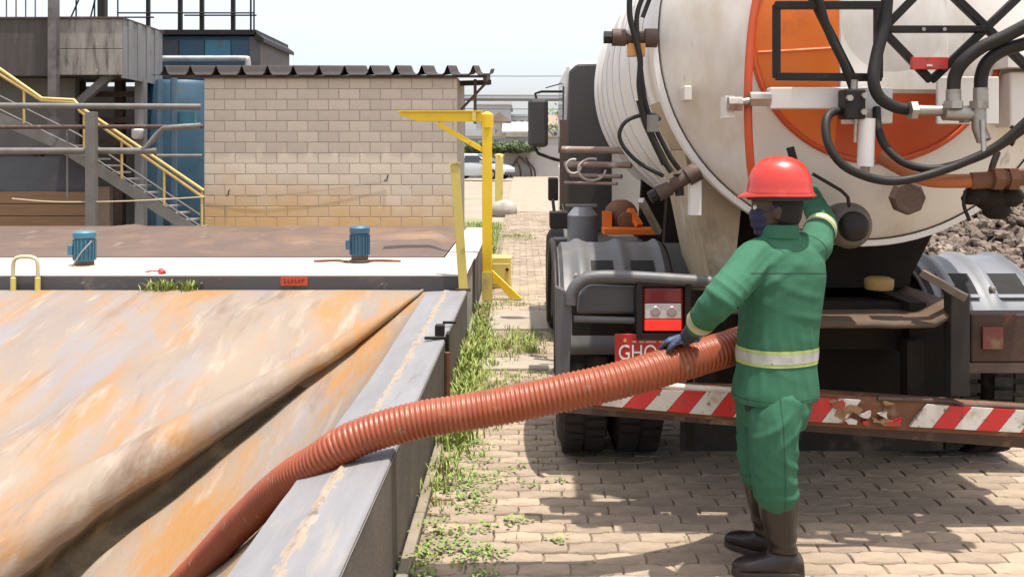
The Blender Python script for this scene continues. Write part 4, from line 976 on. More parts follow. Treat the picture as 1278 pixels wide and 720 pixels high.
# hydraulic hoses
Hh = HOSEB
T('hydraulic_hose', [P(1108, -10, 4.22), P(1104, 30, 4.2), P(1094, 70, 4.18), P(1090, 100, 4.16), P(1098, 122, 4.16), P(1118, 134, 4.17), P(1142, 138, 4.18)], .026, Hh, 6)
T('hydraulic_hose', [P(1190, 112, 4.12), P(1192, 95, 4.12), P(1202, 78, 4.1), P(1224, 60, 4.08), P(1254, 46, 4.05), P(1300, 22, 4.0)], .028, Hh, 6)
T('hydraulic_hose', [P(1224, 112, 4.12), P(1225, 95, 4.12), P(1232, 78, 4.1), P(1250, 64, 4.08), P(1275, 56, 4.05), P(1310, 46, 4.0)], .028, Hh, 6)
T('hydraulic_hose', [P(1062, 140, 4.24), P(1040, 140, 4.2), P(1031, 152, 4.16), P(1034, 180, 4.12), P(1052, 206, 4.1), P(1086, 222, 4.1), P(1120, 226, 4.1), P(1160, 218, 4.1), P(1205, 202, 4.08), P(1248, 180, 4.05), P(1300, 134, 4.0)], .019, Hh, 6)
T('hydraulic_hose', [P(1094, 135, 4.26), P(1096, 160, 4.22), P(1106, 184, 4.18), P(1130, 204, 4.14), P(1165, 211, 4.12), P(1205, 202, 4.12), P(1245, 184, 4.1), P(1300, 145, 4.05)], .018, Hh, 6)
T('hydraulic_hose', [P(1020, -10, 4.2), P(1034, 40, 4.2), P(1052, 78, 4.2), P(1064, 110, 4.22)], .017, Hh, 6)
T('hydraulic_hose', [P(1262, 158, 4.1), P(1268, 165, 4.1), P(1265, 176, 4.1), P(1262, 182, 4.1)], .008, Hh, 4)
T('hose_ferrule', [P(1190, 112, 4.12), P(1190, 130, 4.12)], .031, STEEL); T('hose_ferrule', [P(1224, 110, 4.12), P(1224, 130, 4.12)], .031, STEEL)
T('union_pipe', [P(1140, 138, 4.18), P(1182, 139, 4.16)], .024, STEEL); T('union_pipe', [P(1178, 141, 4.14), P(1220, 143, 4.14)], .034, STEEL)
T('tap_body', [P(1222, 128, 4.12), P(1222, 160, 4.12), P(1228, 176, 4.1)], .03, STEEL); T('tap_lever', [P(1226, 150, 4.08), P(1228, 192, 4.06)], .011, STEEL)
bm = B()
for px, py in ((1139, 138), (1183, 140), (1204, 143)): bolt(bm, P(px, py, 4.15), .042, .014, 'x')
part('pipe_nut', bm, STEEL)
bm = B()
for px, py in ((1190, 131), (1222, 131)): bolt(bm, P(px, py, 4.12), .042, .016, 'z')
part('pipe_nut', bm, STEEL)
bm = B(); a = P(1170, 96, 4.34); b = P(1247, 155, 4.34); box(bm, a.x, b.x, 4.34, 4.36, b.z, a.z); part('fitting_plate', bm, DISHM, bevel=.004)
bm = B(); a = P(1258, 68, 4.36); b = P(1330, 84, 4.36); box(bm, a.x, b.x, 4.36, 4.6, b.z, a.z); part('side_shelf', bm, DISHM)
bm = B(); a = P(1250, 92, 4.5); b = P(1340, 160, 4.5); box(bm, a.x, b.x, 4.42, 4.7, b.z, a.z); part('side_box', bm, DISHM, bevel=.01)
# white hydraulic ram and the dark valve
T('ram', [P(1082, 148, 4.2), P(1080, 208, 4.2)], .036, WHITE); T('ram_rod', [P(1080, 207, 4.2), P(1079, 216, 4.2)], .02, STEEL)
bm = B(); a = P(1064, 132, 4.2); box(bm, a.x-.045, a.x+.045, 4.16, 4.26, a.z-.06, a.z+.07); vb = part('valve_block', bm, BLACK, bevel=.008)
T('valve_stem', [P(1066, 100, 4.2), P(1066, 118, 4.2)], .016, STEEL, 0, vb); T('valve_stem', [P(1068, 148, 4.18), P(1067, 178, 4.18)], .007, STEEL, 0, vb)
bm = B(); 
for dx, dz in ((-.03, .03), (.03, -.03), (.035, .04)): bolt(bm, a+V(dx, -.05, dz), .014, .012)
part('valve_bolt', bm, STEEL, vb)
# discharge pipe, octagonal blank, elbow with rag
T('drain_pipe', [P(1098, 196, 4.3), P(1130, 213, 4.24), P(1160, 225, 4.2), P(1215, 226, 4.16)], .031, mat('orange_pipe', (.45, .13, .03), .55, c2=(.33, .09, .03), scale=5, dirt=(.2, .08, .04), dlo=.55, dhi=.7), 5)
T('drain_pipe', [P(1212, 226, 4.16), P(1245, 224, 4.14), P(1300, 219, 4.1)], .038, RUST)
bm = B()
for px in (1243, 1262): bolt(bm, P(px, 223.5, 4.13), .052, .02, 'x')
part('pipe_nut', bm, RUST)
bm = B(); c = P(1133, 247, 4.40); lathe(bm, c, [(.078, .03), (.078, -.012), (.068, -.018)], 8, 'y'); part('blank_flange', bm, RUSTB)
bm = B(); c = P(1238, 248, 4.2)
for (dx, dz, r) in ((0, 0, .08), (-.06, .02, .06), (.07, .01, .07), (.02, -.05, .06), (-.09, .0, .04)): blob(bm, c+V(dx, 0, dz), (r, .06, r*.75), 9, 6)
part('pump_elbow', bm, DARK, smooth=True)
T('chain', [P(1205, 238, 4.18), P(1203, 256, 4.18), P(1210, 275, 4.2)], .008, BLACK, 4); T('chain', [P(1245, 190, 4.2), P(1238, 215, 4.18), P(1250, 240, 4.16)], .014, BLACK, 4)
# drain valve with round cap, rods
bm = B(); c = P(1062, 282, 4.34); lathe(bm, c, [(.10, .12), (.105, .02), (.085, -.02), (.07, -.03)], 24, 'y'); dvv = part('drain_valve', bm, mat('grimy_cast_iron', (.13, .11, .09), .6, c2=(.08, .07, .055), scale=8), smooth='auto')
bm = B(); lathe(bm, c+V(0, -.03, 0), [(.068, 0), (.066, -.02), (.045, -.035), (.01, -.04)], 24, 'y'); part('valve_cap', bm, BLACK, dvv, smooth=True)
T('valve_rod', [P(1014, 217, 4.26), P(1050, 238, 4.24), P(1058, 246, 4.24), P(1060, 258, 4.26)], .008, BLACK, 0, dvv)
T('lever', [P(986, 184, 4.36), P(992, 205, 4.36)], .018, BLACK)
# orange air line hugging the rim of the disc
T('air_line', [P(946, -12, 4.38), P(938, 40, 4.36), P(934, 100, 4.34), P(934, 160, 4.34), P(938, 216, 4.36), P(946, 250, 4.38)], .019, ORANGE_D, 6)
# small latch dots, door stop on the dish
bm = B(); a = P(858, 118, 4.52); box(bm, a.x-.018, a.x+.018, 4.50, 4.62, a.z-.03, a.z+.04); part('door_stop', bm, DISHM, bevel=.006)

# clamps at the left flange
def clamp(p, q, parent=None):
    bm = B(); d = (q-p).normalized()
    tube(bm, [p, p.lerp(q, .3)], .042, 10); tube(bm, [p.lerp(q, .3), p.lerp(q, .75)], .034, 10); tube(bm, [p.lerp(q, .72), q], .046, 10)
    cl = part('door_clamp', bm, RUSTB, smooth='auto')
    bm = B(); tube(bm, [p-d*.04, p+d*.01], .03, 8); part('clamp_nut', bm, BLACK, cl)
    bm = B(); tube(bm, [p.lerp(q, .5)+V(0, 0, .04), p.lerp(q, .55)+V(0, 0, -.07)], .022, 8); part('clamp_pin', bm, BLACK, cl)
    return cl
c1 = clamp(P(764, 47, 4.6), P(820, 48, 4.6)); c2_ = clamp(P(820, 242, 4.6), P(872, 213, 4.6))
bm = B(); a = P(797, 60, 4.58); box(bm, a.x-.05, a.x+.03, 4.56, 4.62, a.z-.04, a.z+.02); part('clamp_lug', bm, mat('orange_tan', (.55, .26, .08), .6), c1)
bm = B(); a = P(868, 245, 4.62); box(bm, a.x-.03, a.x+.025, 4.6, 4.66, a.z-.09, a.z+.08); part('clamp_lug', bm, WHITE, c2_)
for pts, r in (([(786, -12), (786, 20), (792, 45), (799, 75), (798, 110), (806, 150), (822, 190), (838, 215)], .014), ([(806, -12), (796, 14), (795, 40), (800, 90), (806, 130), (818, 160), (836, 195), (848, 212)], .012), ([(815, -12), (802, 22)], .011), ([(824, 150), (816, 143), (800, 144), (781, 152), (773, 168), (780, 186), (800, 205), (828, 220)], .010), ([(798, 125), (808, 158), (830, 205)], .018)):
    T('hydraulic_hose', [P(a_, b_, 4.55) for a_, b_ in pts], r, Hh, 6)
bm = B(); a = P(816, 153, 4.55); box(bm, a.x-.035, a.x+.02, 4.53, 4.6, a.z-.045, a.z+.035); part('hose_clip', bm, GALV)
bm = B(); beam(bm, P(800, 250, 5.0), P(822, 290, 5.2), .03, .03); part('side_strut', bm, STEEL)

# ---- chassis
for x in (1.10, 1.90):
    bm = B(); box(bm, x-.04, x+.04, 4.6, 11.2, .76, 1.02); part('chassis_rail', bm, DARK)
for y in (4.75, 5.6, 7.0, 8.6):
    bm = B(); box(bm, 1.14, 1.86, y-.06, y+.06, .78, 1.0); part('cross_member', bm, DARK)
for y in (5.05, 6.6, 8.0):
    bm = B(); prism(bm, [(.98, y, 1.03), (2.02, y, 1.03), (2.32, y, 1.62), (1.02, y, 1.62)], (0, .12, 0)); part('tank_saddle', bm, DARK)
bm = B(); prism(bm, [(.96, 4.82, 1.05), (1.06, 4.82, 1.05), (1.12, 4.82, 1.60), (.82, 4.82, 1.75)], (0, .8, 0)); part('saddle_skirt', bm, GRIME)
# pump deck under the tank (brown tray, uprights)
TRAYM = mat('tray_brown', (.115, .066, .034), .75, c2=(.06, .036, .021), scale=4, bump=.2, dirt=(.09, .06, .04), dlo=.52, dhi=.7)
tz = P(0, 404, 4.4).z; tx = P(1178, 0, 4.4).x
bm = B(); grid = []
for j in range(9):
    y = 4.40+.62*j/8; row = []
    for i in range(15):
        x = 1.12+(tx+.09-1.12)*i/14; row.append(bm.verts.new((x, y, tz+.07*sstep(tx-.1, tx+.09, x)**2+.006*nnoise(x*9, y*9)+.02*sstep(4.48, 4.40, y)*-1)))
    grid.append(row)
for a, b in zip(grid, grid[1:]):
    for i in range(14): bm.faces.new((a[i], b[i], b[i+1], a[i+1]))
tr_ = part('pump_tray', bm, TRAYM, smooth=True); so_ = tr_.modifiers.new('solid', 'SOLIDIFY'); so_.thickness = .02
bm = B(); beam(bm, P(1150, 340, 4.4), P(1206, 372, 4.3), .05, .03); part('tray_arm', bm, mat('tan_dust', (.20, .145, .10), .8, c2=(.10, .07, .05), scale=8))
bm = B(); a = P(1097, 352, 4.75); lathe(bm, (a.x, 4.75, a.z-.035), [(.065, 0), (.07, .02), (.07, .05), (.05, .06)], 16, 'z'); part('filler_cap', bm, mat('ochre_brass', (.38, .25, .08), .5, c2=(.26, .16, .06), scale=8), smooth='auto')
bm = B(); a = P(1182, 365, 4.42); b = P(1206, 492, 4.42); box(bm, a.x, b.x, 4.38, 4.46, b.z, a.z); part('bumper_upright', bm, mat('dusty_black', (.02, .017, .015), .7, c2=(.035, .028, .024), scale=5, spec=.3), bevel=.006)
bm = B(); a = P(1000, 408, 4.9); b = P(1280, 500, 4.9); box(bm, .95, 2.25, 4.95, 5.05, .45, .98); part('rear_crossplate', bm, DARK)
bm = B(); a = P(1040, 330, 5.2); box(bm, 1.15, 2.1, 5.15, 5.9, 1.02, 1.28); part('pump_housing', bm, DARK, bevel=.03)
# suction port where the hose is coupled
bm = B(); lathe(bm, (1.30, 4.78, .975), [(.085, .3), (.085, .0), (.105, -.005), (.105, -.05), (.085, -.055)], 24, 'y'); part('suction_port', bm, RUSTB, smooth='auto')

# ---- wheels
def dual_wheel(cx0, cx1, Yc, Rr=.5, name='wheel'):
    for (a, b) in ((cx0, (cx0+cx1)/2-.015), ((cx0+cx1)/2+.015, cx1)):
        w_ = b-a; bm = B()
        lathe(bm, (a, Yc, Rr), [(Rr*.55, .03), (Rr*.62, .0), (Rr*.86, .0), (Rr*.97, .03), (Rr, .05), (Rr, w_-.05), (Rr*.97, w_-.03), (Rr*.86, w_), (Rr*.62, w_), (Rr*.55, w_-.03)], 48, 'x')
        wh = part('wheel', bm, RUBBER, smooth='auto')
        bm = B()
        for k in range(44):
            ang = 2*math.pi*k/44
            for s, off in ((.28, 0), (.72, .5)):
                an = ang+off*2*math.pi/44; d = Vector((0, math.cos(an), math.sin(an))); t_ = Vector((0, -d.z, d.y))
                obox(bm, Vector((a+w_*s, Yc, Rr))+d*(Rr+.004), (w_*.19, 0, 0), t_*.024, d*.009)
        part('tread', bm, RUBBER, wh, kind='stuff')
        bm = B(); lathe(bm, (a+w_*.5, Yc, Rr), [(Rr*.56, -w_*.38), (Rr*.5, -w_*.2), (Rr*.3, -w_*.05), (Rr*.12, -w_*.1)], 24, 'x'); part('rim', bm, GALV, wh, smooth='auto')
dual_wheel(.215, .80, 5.72); dual_wheel(2.26, 2.80, 5.72)
for x0_, x1_ in ((.26, .55), (2.5, 2.79)):
    Rr = .5; w_ = x1_-x0_; bm = B(); lathe(bm, (x0_, 9.62, Rr), [(Rr*.55, .03), (Rr*.62, 0), (Rr*.86, 0), (Rr*.97, .03), (Rr, .05), (Rr, w_-.05), (Rr*.97, w_-.03), (Rr*.86, w_), (Rr*.55, w_-.03)], 40, 'x'); wh = part('wheel', bm, RUBBER, smooth='auto')
    bm = B(); lathe(bm, (x0_+w_*.5, 9.62, Rr), [(Rr*.56, -w_*.48), (Rr*.5, -w_*.3), (Rr*.3, -w_*.25), (Rr*.12, -w_*.4)], 24, 'x'); part('rim', bm, GALV, wh)
T('axle', [(.8, 5.72, .5), (2.3, 5.72, .5)], .08, DARK); bm = B(); blob(bm, (1.5, 5.72, .5), (.22, .25, .22), 14, 10); part('differential', bm, DARK, smooth=True)
T('axle', [(.5, 9.62, .48), (2.5, 9.62, .48)], .06, DARK)
for x_ in (.86, 2.2):
    bm = B(); box(bm, x_, x_+.035, 4.98, 5.0, .2, .7); part('added_flap_stay', bm, DARK)
bm = B(); box(bm, .84, 2.22, 5.06, 5.075, .17, .46); part('added_light_blocking_flap', bm, RUBBER)  # flap added to keep light from passing under the chassis

# ---- fenders
def fender(x0_, x1_, m_, Yc=5.80, zc=.52, rad=.68, a0=12, a1=168, name='fender', slots=((.30, .49), (.64, .84)), white=False):
    fe = None; n = 30; bm = B(); W = x1_-x0_
    cols = [0, .03, .06] + [.06+.9*i/22 for i in range(1, 22)] + [.97, 1]
    def rr2(u, a):
        # ribbed moulding: raised bands between the slots
        r = rad
        if u < .04 or u > .98: r -= .03
        for c_, w2 in ((.215, .05), (.565, .05), (.92, .04)):
            r += .022*math.exp(-((u-c_)/w2)**4)*sstep(20, 50, a)*sstep(168, 130, a)
        return r
    rows_ = [a0+(a1-a0)*i/n for i in range(n+1)]
    g = []
    for a in rows_:
        row = []
        for u in cols:
            r = rr2(u, a); row.append(bm.verts.new((x0_+W*u, Yc-r*math.cos(R(a)), zc+r*math.sin(R(a)))))
        g.append(row)
    for i in range(n):
        for j in range(len(cols)-1): bm.faces.new((g[i][j], g[i][j+1], g[i+1][j+1], g[i+1][j]))
    fe = part(name, bm, m_, smooth='auto')
    sm = fe.modifiers.new('solid', 'SOLIDIFY'); sm.thickness = .012; sm.offset = -1
    for (s0, s1) in slots:
        bm = B(); ring = []
        for a in (47, 52, 57, 62): ring.append(a)
        for a, b in zip(ring, ring[1:]):
            p = [(x0_+W*s, Yc-(rad+.008)*math.cos(R(t)), zc+(rad+.008)*math.sin(R(t))) for s, t in ((s0, a), (s1, a), (s1, b), (s0, b))]
            bm.faces.new([bm.verts.new(q_) for q_ in p])
        part('fender_slot', bm, mat('slot_black', (.012, .011, .01), .9), fe)
        bm = B(); a = 45.5; q_ = V(x0_+W*(s0+s1)/2, Yc-(rad+.012)*math.cos(R(a)), zc+(rad+.012)*math.sin(R(a))); obox(bm, q_, (W*(s1-s0)/2, 0, 0), (0, .008, .008), (0, -.004, .004)); part('slot_lip', bm, m_, fe)
    for u in (.16, .565):
        bm = B(); a = 49; q_ = V(x0_+W*u, Yc-(rad+.03)*math.cos(R(a)), zc+(rad+.03)*math.sin(R(a))); lathe(bm, q_, [(.016, .01), (.016, -.012), (.008, -.016)], 12, 'y'); part('fender_bolt', bm, STEEL, fe)
    return fe
fl = fender(.20, .86, PLAST)
bm = B(); n = 16
g = [[bm.verts.new((x, 5.86-.64*math.cos(R(a)), .55+.64*math.sin(R(a)))) for x in (.865, .95, 1.03)] for a in [15+150*i/n for i in range(n+1)]]
for i in range(n):
    for j in range(2): bm.faces.new((g[i][j], g[i][j+1], g[i+1][j+1], g[i+1][j]))
part('inner_fender', bm, mat('inner_fender_black', (.06, .058, .06), .55, c2=(.04, .04, .04), scale=3), smooth=True)
fr_ = fender(2.27, 2.90, PLAST_L, zc=.47, rad=.65, slots=((.14, .44), (.60, .94)))
# outer skirt edge of the left fender (dark rim seen from behind)
T('fender_edge', [V(.192, 5.80-.69*math.cos(R(a)), .52+.69*math.sin(R(a))) for a in range(4, 177, 8)], .018, BLACK)

# ---- rear left bumper frame, lamp, plate
bf = 4.47
bm = B(); a = P(694, 356, bf); b = P(713, 470, bf); prism(bm, [P(693, 357, bf), P(704, 362, bf), P(714, 374, bf), P(711, 470, bf), P(694, 470, bf)], (0, .06, 0)); part('bumper_end', bm, PLAST, bevel=.006)
T('bumper_tube', [P(712, 380, bf), P(714, 366, bf), P(722, 354, bf), P(740, 346, bf), P(790, 346, bf), P(885, 352, bf), P(960, 356, bf)], .030, PLAST, 5)
T('bumper_rail', [P(728, 345, bf+.1), P(780, 347, bf+.1), P(935, 357, bf+.1)], .022, BLACK)
T('bumper_rail', [P(716, 398, bf+.02), P(792, 400, bf+.02)], .016, PLAST)
T('bumper_rail', [P(862, 358, bf+.02), P(960, 364, bf+.02)], .014, GALV); T('bumper_rail', [P(862, 386, bf+.02), P(940, 390, bf+.02)], .012, GALV)
bm = B(); a = P(730, 350, bf+.15); b = P(800, 415, bf+.15); box(bm, a.x-.06, b.x+.6, bf+.18, bf+.22, b.z-.02, a.z-.02); part('bumper_backplate', bm, DARK)
bm = B(); prism(bm, [P(735, 356, bf+.1), P(796, 358, bf+.1), P(796, 392, bf+.1), P(720, 392, bf+.1), P(722, 366, bf+.1)], (0, .05, 0)); part('bumper_cushion', bm, PLAST, bevel=.015)
lx0, lx1, lz0, lz1 = P(802, 0, bf).x, P(853, 0, bf).x, P(0, 414, bf).z, P(0, 358, bf).z
bm = B(); box(bm, lx0, lx1, bf-.005, bf+.08, lz0, lz1); lamp = part('tail_lamp', bm, mat('lamp_body', (.30, .012, .014), .3), bevel=.008)
for (f0, f1, m_) in ((.66, .97, mat('lamp_red', (.20, .010, .013), .25, c2=(.15, .009, .011), scale=12, coat=.3)), (.30, .64, mat('lamp_clear', (.62, .58, .54), .25, c2=(.5, .44, .40), scale=14)), (.04, .28, mat('lamp_lit_red', (.85, .03, .02), .25, emit=.55))):
    bm = B(); box(bm, lx0+.008, lx1-.012, bf-.016, bf-.007, lz0+(lz1-lz0)*f0, lz0+(lz1-lz0)*f1); ln = part('lens', bm, m_, lamp, bevel=.004)
bm = B()
for t in (.3, .7): lathe(bm, (lx0+(lx1-lx0)*t, bf-.0165, lz0+(lz1-lz0)*.47), [(.024, .0), (.02, -.004)], 14, 'y')
part('reverse_bulb', bm, mat('bulb_grey', (.33, .27, .25), .3), lamp)
bm = B(); e = .02
for (a0_, a1_, b0_, b1_) in ((lx0-.03, lx0-.004, lz0-.03, lz1+.02), (lx1+.004, lx1+.03, lz0-.03, lz1+.02), (lx0-.03, lx1+.03, lz1+.004, lz1+.026), (lx0-.03, lx1+.03, lz0-.032, lz0-.006)): box(bm, a0_, a1_, bf-.03+e*.1, bf+.10, b0_, b1_); e += .02
part('lamp_guard', bm, BLACK)
pa, pb = P(767, 416, bf), P(871, 456, bf)
roll = R(-2.2)
bm = B(); box(bm, pa.x, pb.x, bf-.012, bf-.004, pb.z, pa.z); plt = part('number_plate', bm, mat('plate_red', (.46, .022, .018), .4, c2=(.36, .02, .018), scale=9), bevel=.004)
me = text_mesh('GHO', .100); o = linkobj('plate_lettering', me, mat('plate_white', (.74, .70, .66), .5), plt); o.matrix_parent_inverse = Matrix(); o.rotation_euler = (R(90), 0, 0); o.scale = (.80, 1, 1)
o.location = (P(795.5, 0, bf).x, bf-.0145, P(0, 440, bf).z)
bm = B(); 
for k in range(9): 
    xx = P(789+k*8.2, 0, bf).x; box(bm, xx, xx+.018+.006*(k % 3), bf-.0145, bf-.0125, P(0, 427, bf).z, P(0, 424.5, bf).z)
part('plate_header', bm, mat('plate_tan', (.55, .33, .20), .6), plt)
bm = B(); bolt(bm, P(780, 425, bf-.014), .008, .004); part('plate_bolt', bm, mat('bolt_gold', (.6, .33, .06), .4), plt)

# ---- red and white striped underrun bar
hbY = 4.42
def hz(px, t): # t: 0 bottom .. 1 top of the bar
    return P(px, interp(px, [(740, 506), (930, 523), (1278, 541), (1340, 545)])*(1-t)+interp(px, [(740, 483), (930, 489), (1278, 511), (1340, 516)])*t, hbY)
bm = B(); prism(bm, [hz(738, 0)+V(0, .02, -.02), hz(930, 0)+V(0, .02, -.02), hz(1340, 0)+V(0, .02, -.02), hz(1340, 1)+V(0, .02, .01), hz(930, 1)+V(0, .02, .01), hz(738, 1)+V(0, .02, .01)], (0, .10, 0)); hz_b = part('underrun_bar', bm, RUST, bevel=.006)
px = 722; k = 0
while px < 1338:
    a, b = px, px+27; sl = 22
    if not (1043 < px < 1118):
        corners = [(max(740, a), 0.04, a), (max(740, b), 0.04, b), (b+sl, .96, b+sl), (a+sl, .96, a+sl)]
        pts = []
        for q_, t, orig in corners: pts.append(hz(min(1336, max(741, q_)), t)+V(0, .0, 0))
        if a+sl > 741:
            bm = B(); prism(bm, pts, (0, .0185, 0)); part('red_stripe' if k % 2 == 0 else 'white_stripe', bm, RED if k % 2 == 0 else SILV, hz_b)
    px += 27.6; k += 1
# rubbed remains of the stripes
rf_ = random.Random(4); OCH = mat('ochre_flake', (.33, .19, .09), .7, c2=(.22, .12, .06), scale=14)
for k in range(20):
    p0 = rf_.uniform(1036, 1122); t0 = rf_.uniform(.08, .9); sz = rf_.uniform(2, 7.5); m_ = rf_.choice((SILV, RED, OCH, OCH, OCH)); pts = []
    for q_ in range(6):
        an = q_*math.pi/3; rr2_ = sz*rf_.uniform(.3, 1.3); pts.append(hz(p0+rr2_*1.6*math.cos(an), max(.03, min(.97, t0+rr2_*.03*math.sin(an))))+V(0, -.003-.0004*k, 0))
    bm = B(); prism(bm, pts, (0, .0215+.0004*k, 0)); part('worn_flake', bm, m_, hz_b)
for (p0, p1, m_) in ():
    bm = B(); prism(bm, [hz(p0, .08)+V(0, -.003, 0), hz(p1, .12)+V(0, -.003, 0), hz(p1+5, .35)+V(0, -.003, 0), hz(p1+2, .55)+V(0, -.003, 0), hz(p1+8, .8)+V(0, -.003, 0), hz((p0+p1)/2, .93)+V(0, -.003, 0), hz(p0+2, .6)+V(0, -.003, 0), hz(p0-4, .4)+V(0, -.003, 0)], (0, .0215, 0)); part('worn_stripe', bm, m_, hz_b)
T('bar_top_pipe', [P(808, 479, hbY+.02), P(860, 484, hbY+.02), P(932, 489, hbY+.02)], .017, mat('scuffed_white', (.66, .60, .53), .6, c2=(.45, .36, .28), scale=9), 4)
T('bar_top_pipe', [P(1095, 497, hbY+.02), P(1188, 500, hbY+.02), P(1200, 505, hbY+.02), P(1330, 510, hbY+.02)], .012, RUSTB)
bm = B(); prism(bm, [P(706, 500, 4.6), P(1290, 545, 4.6), P(1290, 560, 4.6), P(706, 515, 4.6)], (0, .1, 0)); part('underrun_beam', bm, RUSTB)
for px in (880, 1140):
    bm = B(); a = P(px, 440, 4.56); box(bm, a.x-.04, a.x+.04, 4.53, 4.62, .5, .85); part('underrun_bracket', bm, DARK)
# right tail lamp cluster, rusty
bm = B(); a = P(1212, 392, 4.5); b = P(1300, 452, 4.5); box(bm, a.x, b.x, 4.5, 4.62, b.z, a.z); rl_ = part('right_lamp_box', bm, mat('dark_rust', (.075, .035, .02), .8, c2=(.03, .018, .013), scale=9, bump=.3, dirt=(.16, .06, .025), dlo=.56, dhi=.68, dscale=6), bevel=.008)
bm = B(); a = P(1226, 408, 4.49); b = P(1252, 436, 4.49); box(bm, a.x, b.x, 4.485, 4.498, b.z, a.z); part('lens', bm, mat('dull_red_lens', (.16, .03, .018), .45, c2=(.09, .022, .016), scale=12, dirt=(.16, .09, .05), dlo=.5, dhi=.65, dscale=12), rl_, bevel=.004)
bm = B(); a = P(1210, 452, 4.5); box(bm, a.x-.02, a.x+.6, 4.5, 4.62, a.z-.05, a.z-.003); part('right_bumper_rail', bm, RUSTB)

# ---- front left fittings: cab, mirror, hose racks, orange pump set
CABW = mat('cab_white', (.70, .68, .66), .35, c2=(.64, .61, .58), scale=2, coat=.3); CABK = mat('cab_black_plastic', (.035, .032, .031), .45, c2=(.05, .045, .042), scale=3, dirt=(.09, .075, .062), dlo=.6, dhi=.75)
bm = B(); box(bm, .42, 2.74, 9.05, 10.85, .85, 2.62); cab = part('cab', bm, CABW, bevel=.09)
cx0_, cxt = P(708, 0, 8.9).x, P(714, 0, 8.9).x
bm = B(); poly = [P(711, 88, 8.75), P(720, 80, 8.75), P(752, 79, 8.75), P(764, 84, 8.75), P(764, 290, 8.75), P(708, 290, 8.75), P(706, 200, 8.75)]
prism(bm, poly, (0, .35, 0)); part('air_deflector', bm, CABK, cab, bevel=.02)
bm = B(); prism(bm, [P(702, 200, 8.9), P(706, 198, 8.9), P(711, 84, 8.9), P(707, 84, 8.9)], (0, .1, 0)); part('door_edge', bm, CABW, cab)
bm = B(); box(bm, .405, .418, 9.35, 10.4, 1.75, 2.4); part('side_window', bm, GLS, cab)
bm = B(); box(bm, .40, 2.75, 10.3, 10.95, .45, .9); part('front_bumper', bm, CABK, cab, bevel=.05)
bm = B(); box(bm, .3, .9, 8.9, 9.2, .35, .95); part('step_box', bm, CABK, cab, bevel=.02)
my_ = 9.9
bm = B(); a = P(659, 123, my_); b = P(684, 184, my_); box(bm, a.x, b.x, my_-.05, my_+.08, b.z, a.z); mr = part('door_mirror', bm, CABK, cab, bevel=.04)
T('mirror_arm', [P(670, 126, my_), P(668, 117, my_), P(676, 114.5, my_), P(706, 114.5, my_)], .014, BLACK, 0, cab); T('mirror_arm', [P(666, 182, my_), P(672, 192, my_), P(692, 199, my_), P(706, 202, my_)], .018, BLACK, 0, cab)
T('antenna', [P(681, 110, my_), P(706, 103, my_)], .006, BLACK, 0, cab)
# hose rack tubes between cab and tank
RK = mat('rack_tube', (.30, .20, .16), .6, c2=(.2, .12, .10), scale=8, dirt=(.42, .38, .34), dlo=.56, dhi=.7, dscale=9)
hr = None
for (xa, xb, py, r_) in ((702, 804, 187, .030), (705, 788, 205, .026), (712, 776, 219, .018), (705, 770, 228, .013)):
    T('rack_bar', [P(xa, py, 7.9), P(xb, py+1.5, 7.6)], r_, RK)
for (cx_, cy_, rx_, ry_) in ((716, 208, 9, 11), (739, 212, 17, 17)):
    T('cable_coil', [P(cx_+rx_*math.cos(t*.42), cy_+ry_*.8*math.sin(t*.42), 7.7) for t in range(0, 13)], .011, mat('coil_cable', (.42, .37, .33), .6), 2)
bm = B(); a = P(703, 100, 8.1); box(bm, a.x-.03, a.x+.03, 8.05, 8.12, P(0, 262, 8.1).z, P(0, 150, 8.1).z); part('rack_post', bm, RUSTB)
bm = B(); a = P(690, 236, 8.3); box(bm, a.x-.04, a.x+.045, 8.25, 8.4, a.z-.1, a.z+.1); part('marker_lamp', bm, BLACK, bevel=.012)
T('valve_bracket', [P(690, 250, 8.2), P(694, 285, 8.0)], .014, BLACK); T('valve_bracket', [P(700, 248, 8.1), P(708, 285, 7.9)], .012, BLACK)
bm = B(); a = P(700, 275, 7.6); box(bm, a.x-.09, a.x+.06, 7.5, 7.7, a.z-.06, a.z+.07); part('air_valve', bm, BLACK, bevel=.01)
bm = B(); lathe(bm, (P(727, 0, 7.5).x, 7.5, 1.02), [(.11, 0), (.12, .03), (.12, .24), (.07, .30)], 18, 'z'); part('filter_canister', bm, mat('slate_grey', (.17, .18, .20), .5, c2=(.12, .12, .13), scale=4), smooth='auto')
T('rack_bar', [P(706, 257, 7.9), P(745, 257, 7.8)], .016, GALV)
bm = B(); a = P(752, 284, 7.1); b = P(817, 292, 7.1); box(bm, a.x, b.x, 7.0, 7.2, b.z, a.z); ob = part('pump_frame', bm, ORANGE, bevel=.006)
bm = B(); a = P(752, 264, 7.25); b = P(763, 285, 7.25); box(bm, a.x, b.x, 7.2, 7.3, b.z, a.z); part('frame_post', bm, ORANGE, ob)
bm = B(); blob(bm, P(775, 268, 7.35), (.13, .14, .12), 14, 9); lathe(bm, P(782, 276, 7.2), [(.05, .1), (.07, .02), (.07, -.06), (.03, -.07)], 14, 'y'); part('pump_body', bm, RUST, ob, smooth='auto')
bm = B(); beam(bm, P(786, 262, 7.2), P(798, 282, 7.1), .05, .04); part('frame_stay', bm, ORANGE, ob)
bm = B(); box(bm, .55, 1.05, 7.1, 8.5, .5, 1.02); part('fuel_tank', bm, mat('tank_dull', (.16, .15, .145), .5, .3, c2=(.10, .09, .085), scale=4), bevel=.06)
